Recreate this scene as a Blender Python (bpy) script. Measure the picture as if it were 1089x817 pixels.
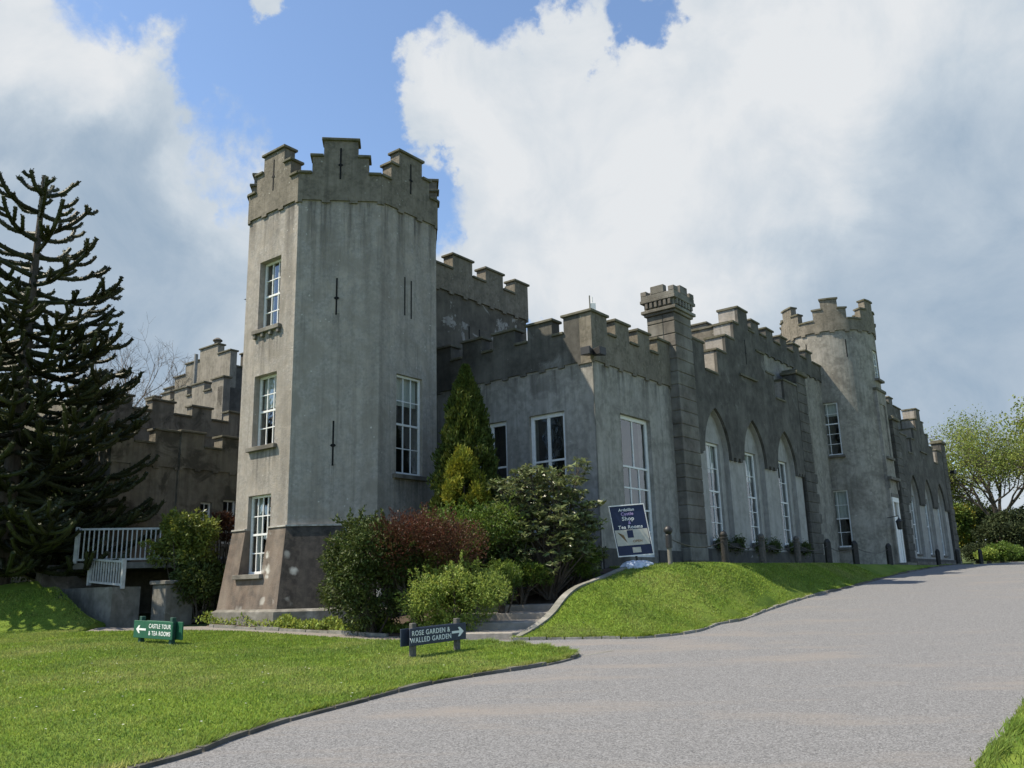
import bpy, bmesh, math, random
import numpy as np
from mathutils import Vector, Matrix
from mathutils.geometry import tessellate_polygon, delaunay_2d_cdt
R_=math.radians
random.seed(7); rng=np.random.default_rng(11)
for o in list(bpy.data.objects): bpy.data.objects.remove(o)
scn=bpy.context.scene; col=scn.collection
# ------------------------------------------------------------------ camera, sky, sun, exposure
FPX=910.38; TH=R_(13.508); RO=R_(-1.4726); AL=R_(37.877); AB=AL-math.pi/2
fw=np.array([0,math.cos(TH),math.sin(TH)]); up=np.array([0,-math.sin(TH),math.cos(TH)]); rt=np.array([1.,0,0])
CR=math.cos(RO)*rt+math.sin(RO)*up; CU=-math.sin(RO)*rt+math.cos(RO)*up; EYE=np.array([0,0,1.6])
cd=bpy.data.cameras.new('camera'); cam=bpy.data.objects.new('camera',cd); col.objects.link(cam)
cd.sensor_width=36; cd.lens=FPX/1089*36; cd.clip_end=6000; cd.clip_start=.1
m=Matrix(((CR[0],CU[0],-fw[0],0),(CR[1],CU[1],-fw[1],0),(CR[2],CU[2],-fw[2],1.6),(0,0,0,1))); cam.matrix_world=m
scn.camera=cam
SUN_EL=R_(54); SUN_AZ=R_(-96)      # azimuth from +Y toward +X
SUN_STRENGTH=5.0; SKY_STRENGTH=.135; CLOUD=.555; EXPOSURE=.62
scn.view_settings.view_transform='Standard'; scn.view_settings.look='None'; scn.view_settings.exposure=EXPOSURE; scn.view_settings.gamma=1
scn.render.engine='CYCLES'
sd=bpy.data.lights.new('sun','SUN'); sd.energy=SUN_STRENGTH; sd.angle=R_(.5); sd.color=(1,.90,.74)
so=bpy.data.objects.new('sun',sd); col.objects.link(so)
sv=Vector((math.sin(SUN_AZ)*math.cos(SUN_EL),math.cos(SUN_AZ)*math.cos(SUN_EL),math.sin(SUN_EL)))
so.rotation_euler=sv.to_track_quat('Z','Y').to_euler(); so.location=(-30,0,40)
def ray(x,y): return fw+CR*((x-544.5)/FPX)-CU*((y-408.5)/FPX)
def atY(x,y,Y): d=ray(x,y); return EYE+d*(Y/d[1])
def build_world():
    w=bpy.data.worlds.new('World'); scn.world=w; w.use_nodes=True; nt=w.node_tree; N=nt.nodes; L=nt.links
    for n in list(N): N.remove(n)
    out=N.new('ShaderNodeOutputWorld'); bg=N.new('ShaderNodeBackground'); bg.inputs[1].default_value=SKY_STRENGTH
    sky=N.new('ShaderNodeTexSky'); sky.sky_type='NISHITA'; sky.sun_disc=False; sky.sun_elevation=SUN_EL; sky.sun_rotation=SUN_AZ
    sky.air_density=1.0; sky.dust_density=.35; sky.ozone_density=2.2; L.new(sky.outputs[0],bg.inputs[0])
    tc=N.new('ShaderNodeTexCoord')
    def mth(op,a,b=None,clamp=False):
        n=N.new('ShaderNodeMath'); n.operation=op; n.use_clamp=clamp
        for i,v in enumerate((a,b)):
            if v is None: continue
            if isinstance(v,(int,float)): n.inputs[i].default_value=v
            else: L.new(v,n.inputs[i])
        return n.outputs[0]
    # a flat cloud layer in the sky: direction divided by its height
    nz=N.new('ShaderNodeVectorMath'); nz.operation='NORMALIZE'; L.new(tc.outputs['Generated'],nz.inputs[0])
    def noise(scale,detail,rough,dist=0,off=(0,0,0),sc=(1,1,1)):
        mp=N.new('ShaderNodeMapping'); mp.inputs['Location'].default_value=off; mp.inputs['Scale'].default_value=sc; L.new(nz.outputs[0],mp.inputs[0])
        n=N.new('ShaderNodeTexNoise'); n.inputs['Scale'].default_value=scale; n.inputs['Detail'].default_value=detail; n.inputs['Roughness'].default_value=rough; n.inputs['Distortion'].default_value=dist
        L.new(mp.outputs[0],n.inputs['Vector']); return n.outputs['Fac']
    wn=N.new('ShaderNodeTexNoise'); wn.inputs['Scale'].default_value=5; wn.inputs['Detail'].default_value=8; wn.inputs['Roughness'].default_value=.6; L.new(nz.outputs[0],wn.inputs['Vector'])
    ws=N.new('ShaderNodeVectorMath'); ws.operation='SUBTRACT'; L.new(wn.outputs['Color'],ws.inputs[0]); ws.inputs[1].default_value=(.5,.5,.5)
    wm=N.new('ShaderNodeVectorMath'); wm.operation='SCALE'; wm.inputs['Scale'].default_value=.30; L.new(ws.outputs[0],wm.inputs[0])
    wv=N.new('ShaderNodeVectorMath'); wv.operation='ADD'; L.new(nz.outputs[0],wv.inputs[0]); L.new(wm.outputs[0],wv.inputs[1])
    def blob(px,py,rad,soft=1.0):   # 1 in the middle of a bank of cloud lying in that direction of the sky, 0 outside
        d=ray(px,py); d=d/np.linalg.norm(d)
        dt=N.new('ShaderNodeVectorMath'); dt.operation='DISTANCE'; L.new(wv.outputs[0],dt.inputs[0]); dt.inputs[1].default_value=tuple(d)
        r=rad/FPX
        mr=N.new('ShaderNodeMapRange'); mr.interpolation_type='SMOOTHSTEP'; L.new(dt.outputs['Value'],mr.inputs[0])
        mr.inputs[1].default_value=r*(1+.5*soft); mr.inputs[2].default_value=r*max(0,1-.7*soft); mr.inputs[3].default_value=0; mr.inputs[4].default_value=1
        return mr.outputs[0]
    def mx(lst):
        a=lst[0]
        for b in lst[1:]: a=mth('MAXIMUM',a,b)
        return a
    clouds=mx([blob(40,170,175,.5),blob(-60,320,300,.5),blob(120,360,170,.5),blob(-160,60,240,.5),blob(215,270,70,.7),blob(262,0,34,1.2),
               blob(560,130,130,.4),blob(740,230,270,.4),blob(600,300,150,.6),blob(1000,120,330,.4),blob(1000,420,330,.4),blob(700,470,300,.5),blob(1400,300,500,.5),blob(660,-120,90,.8)])
    gaps=mx([blob(505,-15,75,.9),blob(484,198,30,.9),blob(556,335,30,.9),blob(672,20,40,.9),blob(1005,465,22,1)])
    n1=noise(5.5,9,.62,.3,(3.1,1.7,.4)); n2=noise(2.2,4,.5,0,(.3,5.2,2.2))
    dens=mth('ADD',clouds,mth('MULTIPLY',mth('SUBTRACT',n1,.5),1.5))
    dens=mth('SUBTRACT',dens,mth('MULTIPLY',gaps,.75))
    mr=N.new('ShaderNodeMapRange'); mr.interpolation_type='SMOOTHSTEP'; L.new(dens,mr.inputs[0]); mr.inputs[1].default_value=.38; mr.inputs[2].default_value=.74
    # everywhere else in the sky: broken cloud
    # brightness of the cloud: bright heads, grey undersides
    dark=mx([blob(120,290,150,.9),blob(60,380,160,.9),blob(150,190,70,1),blob(1060,300,170,1),blob(900,330,90,1),blob(1000,400,190,1),blob(30,130,60,1)])
    br=mx([blob(245,240,55,.8),blob(90,60,70,.8),blob(20,20,90,.9),blob(560,110,130,.8),blob(890,215,45,.8),blob(690,210,210,.9),blob(860,90,120,.9),blob(1050,560,90,.8)])
    n3=noise(7,7,.6,.4,(8,2,1))
    sh=mth('ADD',mth('MULTIPLY',dark,.46),mth('MULTIPLY',mth('SUBTRACT',n3,.5),1.25)); sh=mth('SUBTRACT',sh,mth('MULTIPLY',br,.30)); sh=mth('ADD',sh,.37,True)
    ramp=N.new('ShaderNodeValToRGB'); L.new(sh,ramp.inputs[0]); e=ramp.color_ramp.elements
    e[0].position=0; e[0].color=(.92,.95,.98,1); e[1].position=1; e[1].color=(.40,.52,.66,1)
    k=e.new(.45); k.color=(.66,.75,.84,1)
    b2=N.new('ShaderNodeBackground'); b2.inputs[1].default_value=CLOUD; L.new(ramp.outputs[0],b2.inputs[0])
    mix=N.new('ShaderNodeMixShader'); L.new(mr.outputs[0],mix.inputs[0]); L.new(bg.outputs[0],mix.inputs[1]); L.new(b2.outputs[0],mix.inputs[2]); L.new(mix.outputs[0],out.inputs[0])
build_world()
# ------------------------------------------------------------------ helpers
def tag(o,label=None,cat=None,group=None,kind=None):
    if label: o['label']=label
    if cat: o['category']=cat
    if group: o['group']=group
    if kind: o['kind']=kind
    return o
def empty(name,loc,label,cat,group=None,rz=0):
    o=bpy.data.objects.new(name,None); col.objects.link(o); o.location=tuple(loc); o.rotation_euler=(0,0,rz); o.empty_display_size=.2
    return tag(o,label,cat,group)
def kids(o): return [c for c in list(bpy.data.objects) if c.parent==o]
def copy_tree(o,loc=None,rz=None,label=None,parent=None,ks=None):
    c=o.copy(); col.objects.link(c); c.parent=parent
    if loc is not None: c.location=tuple(loc)
    if rz is not None: c.rotation_euler=(0,0,rz)
    if label: c['label']=label
    for ch in kids(o): copy_tree(ch,parent=c)
    return c
def origin_of(p):
    while p is not None and p.parent is not None: p=p.parent
    return np.array(p.location) if p is not None and p.rotation_euler.z==0 else np.zeros(3)
class MB:
    def __init__(s): s.v=[]; s.f=[]
    def poly(s,pts):
        b=len(s.v); s.v+= [tuple(p) for p in pts]; s.f.append(tuple(range(b,b+len(pts))))
    def add(s,vs,fs):
        b=len(s.v); s.v+=[tuple(p) for p in vs]; s.f+=[tuple(i+b for i in f) for f in fs]
    def hexa(s,c): # 8 corners: bottom 4 ccw, top 4 ccw
        s.add(c,[(0,3,2,1),(4,5,6,7),(0,1,5,4),(1,2,6,5),(2,3,7,6),(3,0,4,7)])
    def bx(s,x0,x1,y0,y1,z0,z1): s.hexa([(x0,y0,z0),(x1,y0,z0),(x1,y1,z0),(x0,y1,z0),(x0,y0,z1),(x1,y0,z1),(x1,y1,z1),(x0,y1,z1)])
    def tube(s,pts,rad,n=6,cap=True):
        pts=[np.array(p,float) for p in pts]; rr=rad if hasattr(rad,'__len__') else [rad]*len(pts)
        b=len(s.v); prev=None
        for i,p in enumerate(pts):
            t=pts[min(i+1,len(pts)-1)]-pts[max(i-1,0)]; t=t/(np.linalg.norm(t)+1e-9)
            if prev is None:
                a=np.array([0,0,1.]) if abs(t[2])<.9 else np.array([1.,0,0]); x=np.cross(a,t)
            else: x=prev-t*(prev@t)
            x=x/(np.linalg.norm(x)+1e-9); prev=x; y=np.cross(t,x)
            for k in range(n):
                a=2*math.pi*k/n; q=p+rr[i]*(math.cos(a)*x+math.sin(a)*y); s.v.append(tuple(q))
        for i in range(len(pts)-1):
            for k in range(n):
                k2=(k+1)%n; s.f.append((b+i*n+k,b+i*n+k2,b+(i+1)*n+k2,b+(i+1)*n+k))
        if cap:
            s.f.append(tuple(b+k for k in reversed(range(n)))); s.f.append(tuple(b+(len(pts)-1)*n+k for k in range(n)))
    def lathe(s,c,prof,n=20):
        b=len(s.v)
        for r,z in prof:
            for k in range(n):
                a=2*math.pi*k/n; s.v.append((c[0]+r*math.cos(a),c[1]+r*math.sin(a),c[2]+z))
        for i in range(len(prof)-1):
            for k in range(n):
                k2=(k+1)%n; s.f.append((b+i*n+k,b+i*n+k2,b+(i+1)*n+k2,b+(i+1)*n+k))
        s.f.append(tuple(b+k for k in reversed(range(n)))); s.f.append(tuple(b+(len(prof)-1)*n+k for k in range(n)))
    def build(s,name,mat,parent=None,bevel=0,smooth=False,org=None,label=None):
        me=bpy.data.meshes.new(name); O=origin_of(parent) if org is None else np.array(org)
        me.from_pydata([(p[0]-O[0],p[1]-O[1],p[2]-O[2]) for p in s.v],[],s.f)
        bm=bmesh.new(); bm.from_mesh(me); bmesh.ops.recalc_face_normals(bm,faces=bm.faces[:])
        if smooth:
            for f in bm.faces: f.smooth=True
        bm.to_mesh(me); bm.free(); me.materials.append(mat)
        o=bpy.data.objects.new(name,me); col.objects.link(o); o.parent=parent
        if parent is None and org is not None: o.location=tuple(O)
        if bevel:
            md=o.modifiers.new('b','BEVEL'); md.width=bevel; md.segments=1; md.limit_method='ANGLE'; md.angle_limit=R_(40)
        if label: o['label']=label
        return o
def fastmesh(name,V,Fidx,mat,parent=None,org=None,smooth=False):
    """V (n,3); Fidx (m,k) with k 3 or 4"""
    me=bpy.data.meshes.new(name); V=np.asarray(V,dtype=np.float64); O=origin_of(parent) if org is None else np.array(org); V=V-O
    k=Fidx.shape[1]; me.vertices.add(len(V)); me.vertices.foreach_set('co',V.astype(np.float32).ravel())
    me.loops.add(Fidx.size); me.loops.foreach_set('vertex_index',Fidx.astype(np.int32).ravel())
    me.polygons.add(len(Fidx)); me.polygons.foreach_set('loop_start',np.arange(0,Fidx.size,k,dtype=np.int32))
    if smooth: me.polygons.foreach_set('use_smooth',np.ones(len(Fidx),bool))
    me.update(calc_edges=True); me.validate(); me.materials.append(mat)
    o=bpy.data.objects.new(name,me); col.objects.link(o); o.parent=parent
    if parent is None: o.location=tuple(O)
    return o
class Pl:
    """a vertical wall plane: s along, o outwards, z up"""
    def __init__(s,P,ang,side):
        s.P=np.array(P[:2],float); s.D=np.array([math.sin(ang),math.cos(ang)]); s.N=np.array([s.D[1],-s.D[0]])*side
    def __call__(s,a,o,z): q=s.P+s.D*a+s.N*o; return (q[0],q[1],z)
def pbox(mb,pl,s0,s1,o0,o1,z0,z1): mb.hexa([pl(s0,o0,z0),pl(s1,o0,z0),pl(s1,o1,z0),pl(s0,o1,z0),pl(s0,o0,z1),pl(s1,o0,z1),pl(s1,o1,z1),pl(s0,o1,z1)])
def slab(mb,pl,loops,o0,o1):
    """loops[0] outer, others holes, of (s,z); front at o1, back at o0"""
    flat=[p for lp in loops for p in lp]
    tris=tessellate_polygon([[Vector((p[0],p[1],0)) for p in lp] for lp in loops])
    b=len(mb.v); n=len(flat)
    mb.v+=[pl(p[0],o1,p[1]) for p in flat]+[pl(p[0],o0,p[1]) for p in flat]
    for t in tris: mb.f.append(tuple(b+i for i in t)); mb.f.append(tuple(b+n+i for i in reversed(t)))
    k=0
    for lp in loops:
        m_=len(lp)
        for i in range(m_):
            j=(i+1)%m_; mb.f.append((b+k+i,b+k+j,b+n+k+j,b+n+k+i))
        k+=m_
def rect(s0,s1,z0,z1): return [(s0,z0),(s1,z0),(s1,z1),(s0,z1)]
P0=atY(633,450,25.5)[:2]; Uv=np.array([math.sin(AL),math.cos(AL)]); Vv=np.array([-math.cos(AL),math.sin(AL)])
def W(u,v): return P0+u*Uv+v*Vv
# ------------------------------------------------------------------ materials
def mat(name,c1,c2=None,scale=6,rough=.9,bump=0,bscale=60,c3=None,detail=6,stretch=(1,1,1),streak=None,spots=None,metal=0,spec=.3,island=0,transl=0,lo=.35,hi=.65,patch=None):
    M=bpy.data.materials.new(name); M.use_nodes=True; nt=M.node_tree; N=nt.nodes; L=nt.links
    b=N['Principled BSDF']; b.inputs['Roughness'].default_value=rough; b.inputs['Metallic'].default_value=metal; b.inputs['Specular IOR Level'].default_value=spec
    geo=N.new('ShaderNodeNewGeometry'); pos=geo.outputs['Position']
    def noise(sc,det=6,st=(1,1,1),ro=.6,dist=0):
        mp=N.new('ShaderNodeMapping'); mp.inputs['Scale'].default_value=st; L.new(pos,mp.inputs[0])
        n=N.new('ShaderNodeTexNoise'); n.inputs['Scale'].default_value=sc; n.inputs['Detail'].default_value=det; n.inputs['Roughness'].default_value=ro; n.inputs['Distortion'].default_value=dist
        L.new(mp.outputs[0],n.inputs['Vector']); return n.outputs['Fac']
    def mr(v,a,b_,c=0,d=1):
        n=N.new('ShaderNodeMapRange'); L.new(v,n.inputs[0]); n.inputs[1].default_value=a; n.inputs[2].default_value=b_; n.inputs[3].default_value=c; n.inputs[4].default_value=d; return n.outputs[0]
    def mix(f,a,b_,bt='MIX'):
        n=N.new('ShaderNodeMix'); n.data_type='RGBA'; n.blend_type=bt
        if isinstance(f,float): n.inputs[0].default_value=f
        else: L.new(f,n.inputs[0])
        for i,v in ((6,a),(7,b_)):
            if isinstance(v,tuple): n.inputs[i].default_value=(*v[:3],1)
            else: L.new(v,n.inputs[i])
        return n.outputs[2]
    c=c1
    if c2 is not None: c=mix(mr(noise(scale,detail,stretch),lo,hi),c1,c2)
    if c3 is not None: c=mix(mr(noise(scale*.27,5,stretch),.45,.7),c,c3)
    if patch is not None:   # (colour, scale, lo, hi): blotches
        c=mix(mr(noise(patch[1],7,(1,1,1),.65,.6),patch[2],patch[3]),c,patch[0])
    if streak is not None:  # (colour, amount): rain streaks running down
        s1=mr(noise(1.0,5,(2.2,2.2,.16),.6),.48,.72); s2=mr(noise(1.0,4,(7,7,.3),.6),.5,.75)
        n=N.new('ShaderNodeMath'); n.operation='MAXIMUM'; L.new(s1,n.inputs[0]); L.new(s2,n.inputs[1])
        n2=N.new('ShaderNodeMath'); n2.operation='MULTIPLY'; L.new(n.outputs[0],n2.inputs[0]); n2.inputs[1].default_value=streak[1]
        c=mix(n2.outputs[0],c,streak[0])
    if spots is not None:   # (colour, scale, threshold): lichen
        vo=N.new('ShaderNodeTexVoronoi'); vo.inputs['Scale'].default_value=spots[1]; vo.inputs['Randomness'].default_value=1
        nn=N.new('ShaderNodeVectorMath'); nn.operation='ADD'; L.new(pos,nn.inputs[0])
        n3=N.new('ShaderNodeTexNoise'); n3.inputs['Scale'].default_value=spots[1]*3; L.new(pos,n3.inputs['Vector'])
        sc=N.new('ShaderNodeVectorMath'); sc.operation='SCALE'; sc.inputs['Scale'].default_value=.35/spots[1]; L.new(n3.outputs['Color'],sc.inputs[0]); L.new(sc.outputs[0],nn.inputs[1])
        L.new(nn.outputs[0],vo.inputs['Vector'])
        sp=mr(vo.outputs['Distance'],spots[2],spots[2]*.6)
        sel=mr(noise(spots[1]*.5,2),.5,.6)
        n=N.new('ShaderNodeMath'); n.operation='MULTIPLY'; L.new(sp,n.inputs[0]); L.new(sel,n.inputs[1]); c=mix(n.outputs[0],c,spots[0])
    if island:
        hs=N.new('ShaderNodeHueSaturation'); 
        if isinstance(c,tuple): hs.inputs['Color'].default_value=(*c[:3],1)
        else: L.new(c,hs.inputs['Color'])
        v=mr(geo.outputs['Random Per Island'],0,1,1-island,1+island); L.new(v,hs.inputs['Value'])
        w=N.new('ShaderNodeMath'); w.operation='MULTIPLY'; w.inputs[1].default_value=7.31; L.new(geo.outputs['Random Per Island'],w.inputs[0])
        w2=N.new('ShaderNodeMath'); w2.operation='FRACT'; L.new(w.outputs[0],w2.inputs[0]); L.new(mr(w2.outputs[0],0,1,.485,.52),hs.inputs['Hue']); c=hs.outputs[0]
    if isinstance(c,tuple): b.inputs['Base Color'].default_value=(*c[:3],1)
    else: L.new(c,b.inputs['Base Color'])
    if bump:
        bp=N.new('ShaderNodeBump'); bp.inputs['Strength'].default_value=min(1,bump); bp.inputs['Distance'].default_value=.02 if bump<=1 else .02*bump
        L.new(noise(bscale,5,(1,1,1),.7),bp.inputs['Height']); L.new(bp.outputs[0],b.inputs['Normal'])
    if transl:
        out=N['Material Output']; t=N.new('ShaderNodeBsdfTranslucent'); ms=N.new('ShaderNodeMixShader'); ms.inputs[0].default_value=transl
        hs2=N.new('ShaderNodeHueSaturation'); hs2.inputs['Value'].default_value=1.3; hs2.inputs['Hue'].default_value=.485
        if isinstance(c,tuple): hs2.inputs['Color'].default_value=(*c[:3],1)
        else: L.new(c,hs2.inputs['Color'])
        L.new(hs2.outputs[0],t.inputs[0]); L.new(b.outputs[0],ms.inputs[1]); L.new(t.outputs[0],ms.inputs[2]); L.new(ms.outputs[0],out.inputs[0])
    return M
def glass_mat():
    M=bpy.data.materials.new('window_glass'); M.use_nodes=True; nt=M.node_tree; N=nt.nodes; L=nt.links; N.remove(N['Principled BSDF'])
    out=N['Material Output']; t=N.new('ShaderNodeBsdfTransparent'); t.inputs[0].default_value=(.8,.85,.85,1); g=N.new('ShaderNodeBsdfGlossy'); g.inputs['Roughness'].default_value=.04; g.inputs[0].default_value=(.9,.95,1,1)
    lw=N.new('ShaderNodeLayerWeight'); lw.inputs[0].default_value=.5; pw=N.new('ShaderNodeMath'); pw.operation='POWER'; L.new(lw.outputs['Facing'],pw.inputs[0]); pw.inputs[1].default_value=3.0; fr=N.new('ShaderNodeMath'); fr.operation='MULTIPLY_ADD'; L.new(pw.outputs[0],fr.inputs[0]); fr.inputs[1].default_value=.75; fr.inputs[2].default_value=.12
    ge=N.new('ShaderNodeNewGeometry'); no=N.new('ShaderNodeTexNoise'); no.inputs['Scale'].default_value=1.6; L.new(ge.outputs['Position'],no.inputs['Vector'])
    bp=N.new('ShaderNodeBump'); bp.inputs['Strength'].default_value=.25; bp.inputs['Distance'].default_value=.06; L.new(no.outputs[0],bp.inputs['Height']); L.new(bp.outputs[0],g.inputs['Normal'])
    ms=N.new('ShaderNodeMixShader'); L.new(fr.outputs[0],ms.inputs[0]); L.new(t.outputs[0],ms.inputs[1]); L.new(g.outputs[0],ms.inputs[2]); L.new(ms.outputs[0],out.inputs[0]); return M
M={}
M['tower']=mat('roughcast_grey',(.36,.335,.30),(.255,.237,.212),11,.95,1.2,32,c3=(.375,.335,.285),streak=((.12,.108,.09),.5),spots=((.5,.48,.43),4.5,.13),patch=((.265,.24,.205),1.3,.48,.66),lo=.36,hi=.64,detail=9)
M['tower_damp']=mat('damp_roughcast',(.30,.28,.24),(.19,.178,.15),6,.95,.9,40,c3=(.33,.31,.27),streak=((.09,.085,.07),.5),spots=((.45,.43,.39),4,.12),patch=((.15,.138,.118),.8,.50,.68),lo=.38,hi=.62)
M['patchy']=mat('patch_repaired_wall',(.115,.105,.085),(.07,.064,.052),3,.95,.6,45,c3=(.15,.138,.11),streak=((.05,.046,.038),.5),patch=((.30,.29,.265),.7,.58,.61))
M['parapet']=mat('weathered_parapet',(.20,.178,.14),(.115,.103,.08),9,.95,1.2,32,c3=(.225,.20,.16),streak=((.075,.07,.055),.55),spots=((.36,.35,.31),5,.14))
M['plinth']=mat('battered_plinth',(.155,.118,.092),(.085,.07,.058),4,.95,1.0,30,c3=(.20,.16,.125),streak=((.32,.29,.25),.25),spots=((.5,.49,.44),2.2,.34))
M['plinth_black']=mat('near_black_plinth',(.032,.029,.026),(.068,.058,.05),5,.95,1.0,30,streak=((.10,.09,.08),.45),lo=.42,hi=.6,spots=((.5,.5,.46),2.0,.32))
M['plinth_dark']=mat('dark_tarred_base',(.05,.048,.045),(.095,.09,.082),3,.9,.6,35,spots=((.3,.3,.28),3,.16))
M['pale']=mat('pale_render',(.32,.305,.27),(.225,.215,.19),5,.95,.7,45,c3=(.35,.335,.305),streak=((.12,.113,.10),.6),patch=((.19,.18,.16),.9,.52,.64),lo=.4,hi=.6,spots=((.42,.41,.38),5,.09))
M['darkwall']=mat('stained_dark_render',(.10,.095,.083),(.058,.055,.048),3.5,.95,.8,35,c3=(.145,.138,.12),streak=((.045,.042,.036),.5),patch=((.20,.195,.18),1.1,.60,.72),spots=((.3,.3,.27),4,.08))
M['quoin']=mat('quoin_stone',(.145,.132,.11),(.085,.078,.066),3,.9,.7,40,c3=(.22,.21,.185),streak=((.06,.057,.05),.4),island=.18)
M['arch']=mat('pale_arch_plaster',(.35,.34,.312),(.265,.257,.235),4,.95,.5,45,c3=(.38,.37,.345),streak=((.17,.165,.15),.4))
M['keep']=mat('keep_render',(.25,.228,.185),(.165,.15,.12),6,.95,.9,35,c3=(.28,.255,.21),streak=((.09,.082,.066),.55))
M['ledge']=mat('whitened_ledge',(.48,.46,.42),(.25,.235,.205),7,.95,.5,40)
M['coping']=mat('mossy_coping',(.13,.12,.085),(.075,.072,.045),6,.95,.6,50,c3=(.17,.16,.13))
M['wing']=mat('brown_wing_render',(.22,.198,.155),(.14,.128,.10),3.5,.95,.9,35,c3=(.25,.225,.18),streak=((.07,.063,.05),.6),patch=((.09,.082,.065),1.0,.52,.62))
M['roof']=mat('roof_felt',(.08,.08,.08),(.11,.11,.11),3,.9)
M['white']=mat('white_paint',(.74,.75,.74),(.62,.63,.61),9,.5,c3=(.7,.7,.68),spec=.4)
M['rail']=mat('railing_paint_tree_shade',(.46,.48,.49),(.33,.35,.35),6,.5,spec=.4)  # white railing greyed: the tree's shade is put into this colour
M['iron']=mat('black_iron',(.012,.012,.012),(.02,.02,.02),20,.5,spec=.5)
M['slit']=mat('dark_opening',(.008,.008,.008))
M['glass']=glass_mat()
M['blind']=mat('cream_blind',(.55,.55,.50),(.48,.48,.43),5,.9,stretch=(8,8,.4))
M['room']=mat('dim_room',(.06,.05,.045),(.04,.04,.035),2)
M['concrete']=mat('weathered_concrete',(.21,.20,.175),(.13,.125,.105),4,.95,.6,40,streak=((.07,.065,.055),.5),patch=((.3,.29,.26),1.2,.58,.7))
M['kerb']=mat('mossy_kerb',(.10,.095,.08),(.055,.055,.045),4,.95,.8,30,c3=(.16,.155,.14))
M['kerb_light']=mat('stone_edging',(.29,.28,.25),(.19,.185,.16),6,.95,.7,30,c3=(.13,.13,.10))
M['step']=mat('worn_step_stone',(.34,.31,.27),(.23,.21,.18),5,.95,.7,35,c3=(.30,.28,.25))
M['soil']=mat('bed_soil',(.045,.032,.022),(.075,.055,.04),8,1,1,40)
M['wood_black']=mat('black_painted_wood',(.016,.016,.015),(.035,.033,.03),14,.6,.3,40)
M['post']=mat('weathered_post',(.11,.10,.085),(.05,.047,.04),14,.8,.5,40)
M['sign_green']=mat('green_sign_board',(.012,.085,.045),(.018,.10,.055),9,.5)
M['sign_navy']=mat('navy_sign_board',(.022,.032,.055),(.035,.045,.07),9,.5)
M['sign_post']=mat('sign_post_wood',(.13,.12,.11),(.07,.07,.06),15,.8,.4,60)
M['sign_post_green']=mat('green_sign_post',(.02,.065,.045),(.03,.08,.06),15,.7)
M['letter']=mat('sign_lettering',(.72,.74,.72))
M['banner_blue']=mat('banner_blue',(.008,.018,.06),rough=.4)
M['banner_pale']=mat('banner_pale',(.42,.41,.36),(.5,.48,.42),12,.5)
M['violet']=mat('banner_violet_lettering',(.42,.32,.58),rough=.5)
M['brown']=mat('banner_brown',(.13,.075,.03),(.3,.2,.09),14,.5)
M['plastic']=mat('cloudy_plastic',(.55,.60,.68),(.32,.38,.48),9,.35,.6,14,spec=.5)
M['pot']=mat('dark_trough',(.03,.03,.028))
M['bark']=mat('grey_bark',(.10,.085,.065),(.05,.042,.034),9,.95,1,30,stretch=(1,1,.3))
M['bark_pale']=mat('pale_bark',(.22,.20,.165),(.13,.115,.09),9,.95,.8,30,stretch=(1,1,.3))
M['twig']=mat('twig_brown',(.17,.135,.105),(.11,.085,.065),5,.9)
def leafm(n,c1,c2,sc=2.0,isl=.35,tr=.3,rough=.5,c3=None,lo=.35,hi=.65): return mat(n,c1,c2,sc,rough,spec=.25,island=isl,transl=tr,c3=c3,lo=lo,hi=hi)
M['monkey']=leafm('monkey_puzzle_scale',(.022,.027,.012),(.042,.048,.017),2,.4,.08,.55)
M['dark_leaf']=leafm('dark_laurel_leaf',(.045,.068,.016),(.07,.095,.022),1.6,.45,.2,.6)
M['mid_leaf']=leafm('mid_green_leaf',(.115,.175,.028),(.07,.12,.02),1.6,.4,.35)
M['lime_leaf']=leafm('pale_shoot_leaf',(.27,.34,.07),(.15,.21,.04),2.4,.35,.35)
M['red_leaf']=leafm('red_barberry_leaf',(.10,.036,.022),(.06,.036,.018),3,.45,.3)
M['cypress']=leafm('cypress_spray',(.05,.075,.012),(.075,.095,.016),2,.35,.15,.7)
M['golden']=leafm('golden_spray',(.27,.26,.025),(.085,.125,.016),2.6,.35,.25,.7)
M['rhodo']=leafm('rhododendron_leaf',(.17,.195,.085),(.07,.095,.028),2.2,.45,.2,.35)
M['laurel']=leafm('laurel_leaf',(.19,.23,.05),(.09,.12,.025),2,.4,.3,.4)
M['far_leaf']=leafm('spring_leaf',(.20,.24,.05),(.12,.16,.035),.5,.35,.35,.7)
M['far_dark']=leafm('distant_dark_leaf',(.03,.042,.018),(.05,.065,.022),.5,.4,.2,.8)
M['gorse']=leafm('yellow_flowering_leaf',(.10,.14,.025),(.26,.20,.015),.8,.35,.3,.7,lo=.5,hi=.62)
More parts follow.
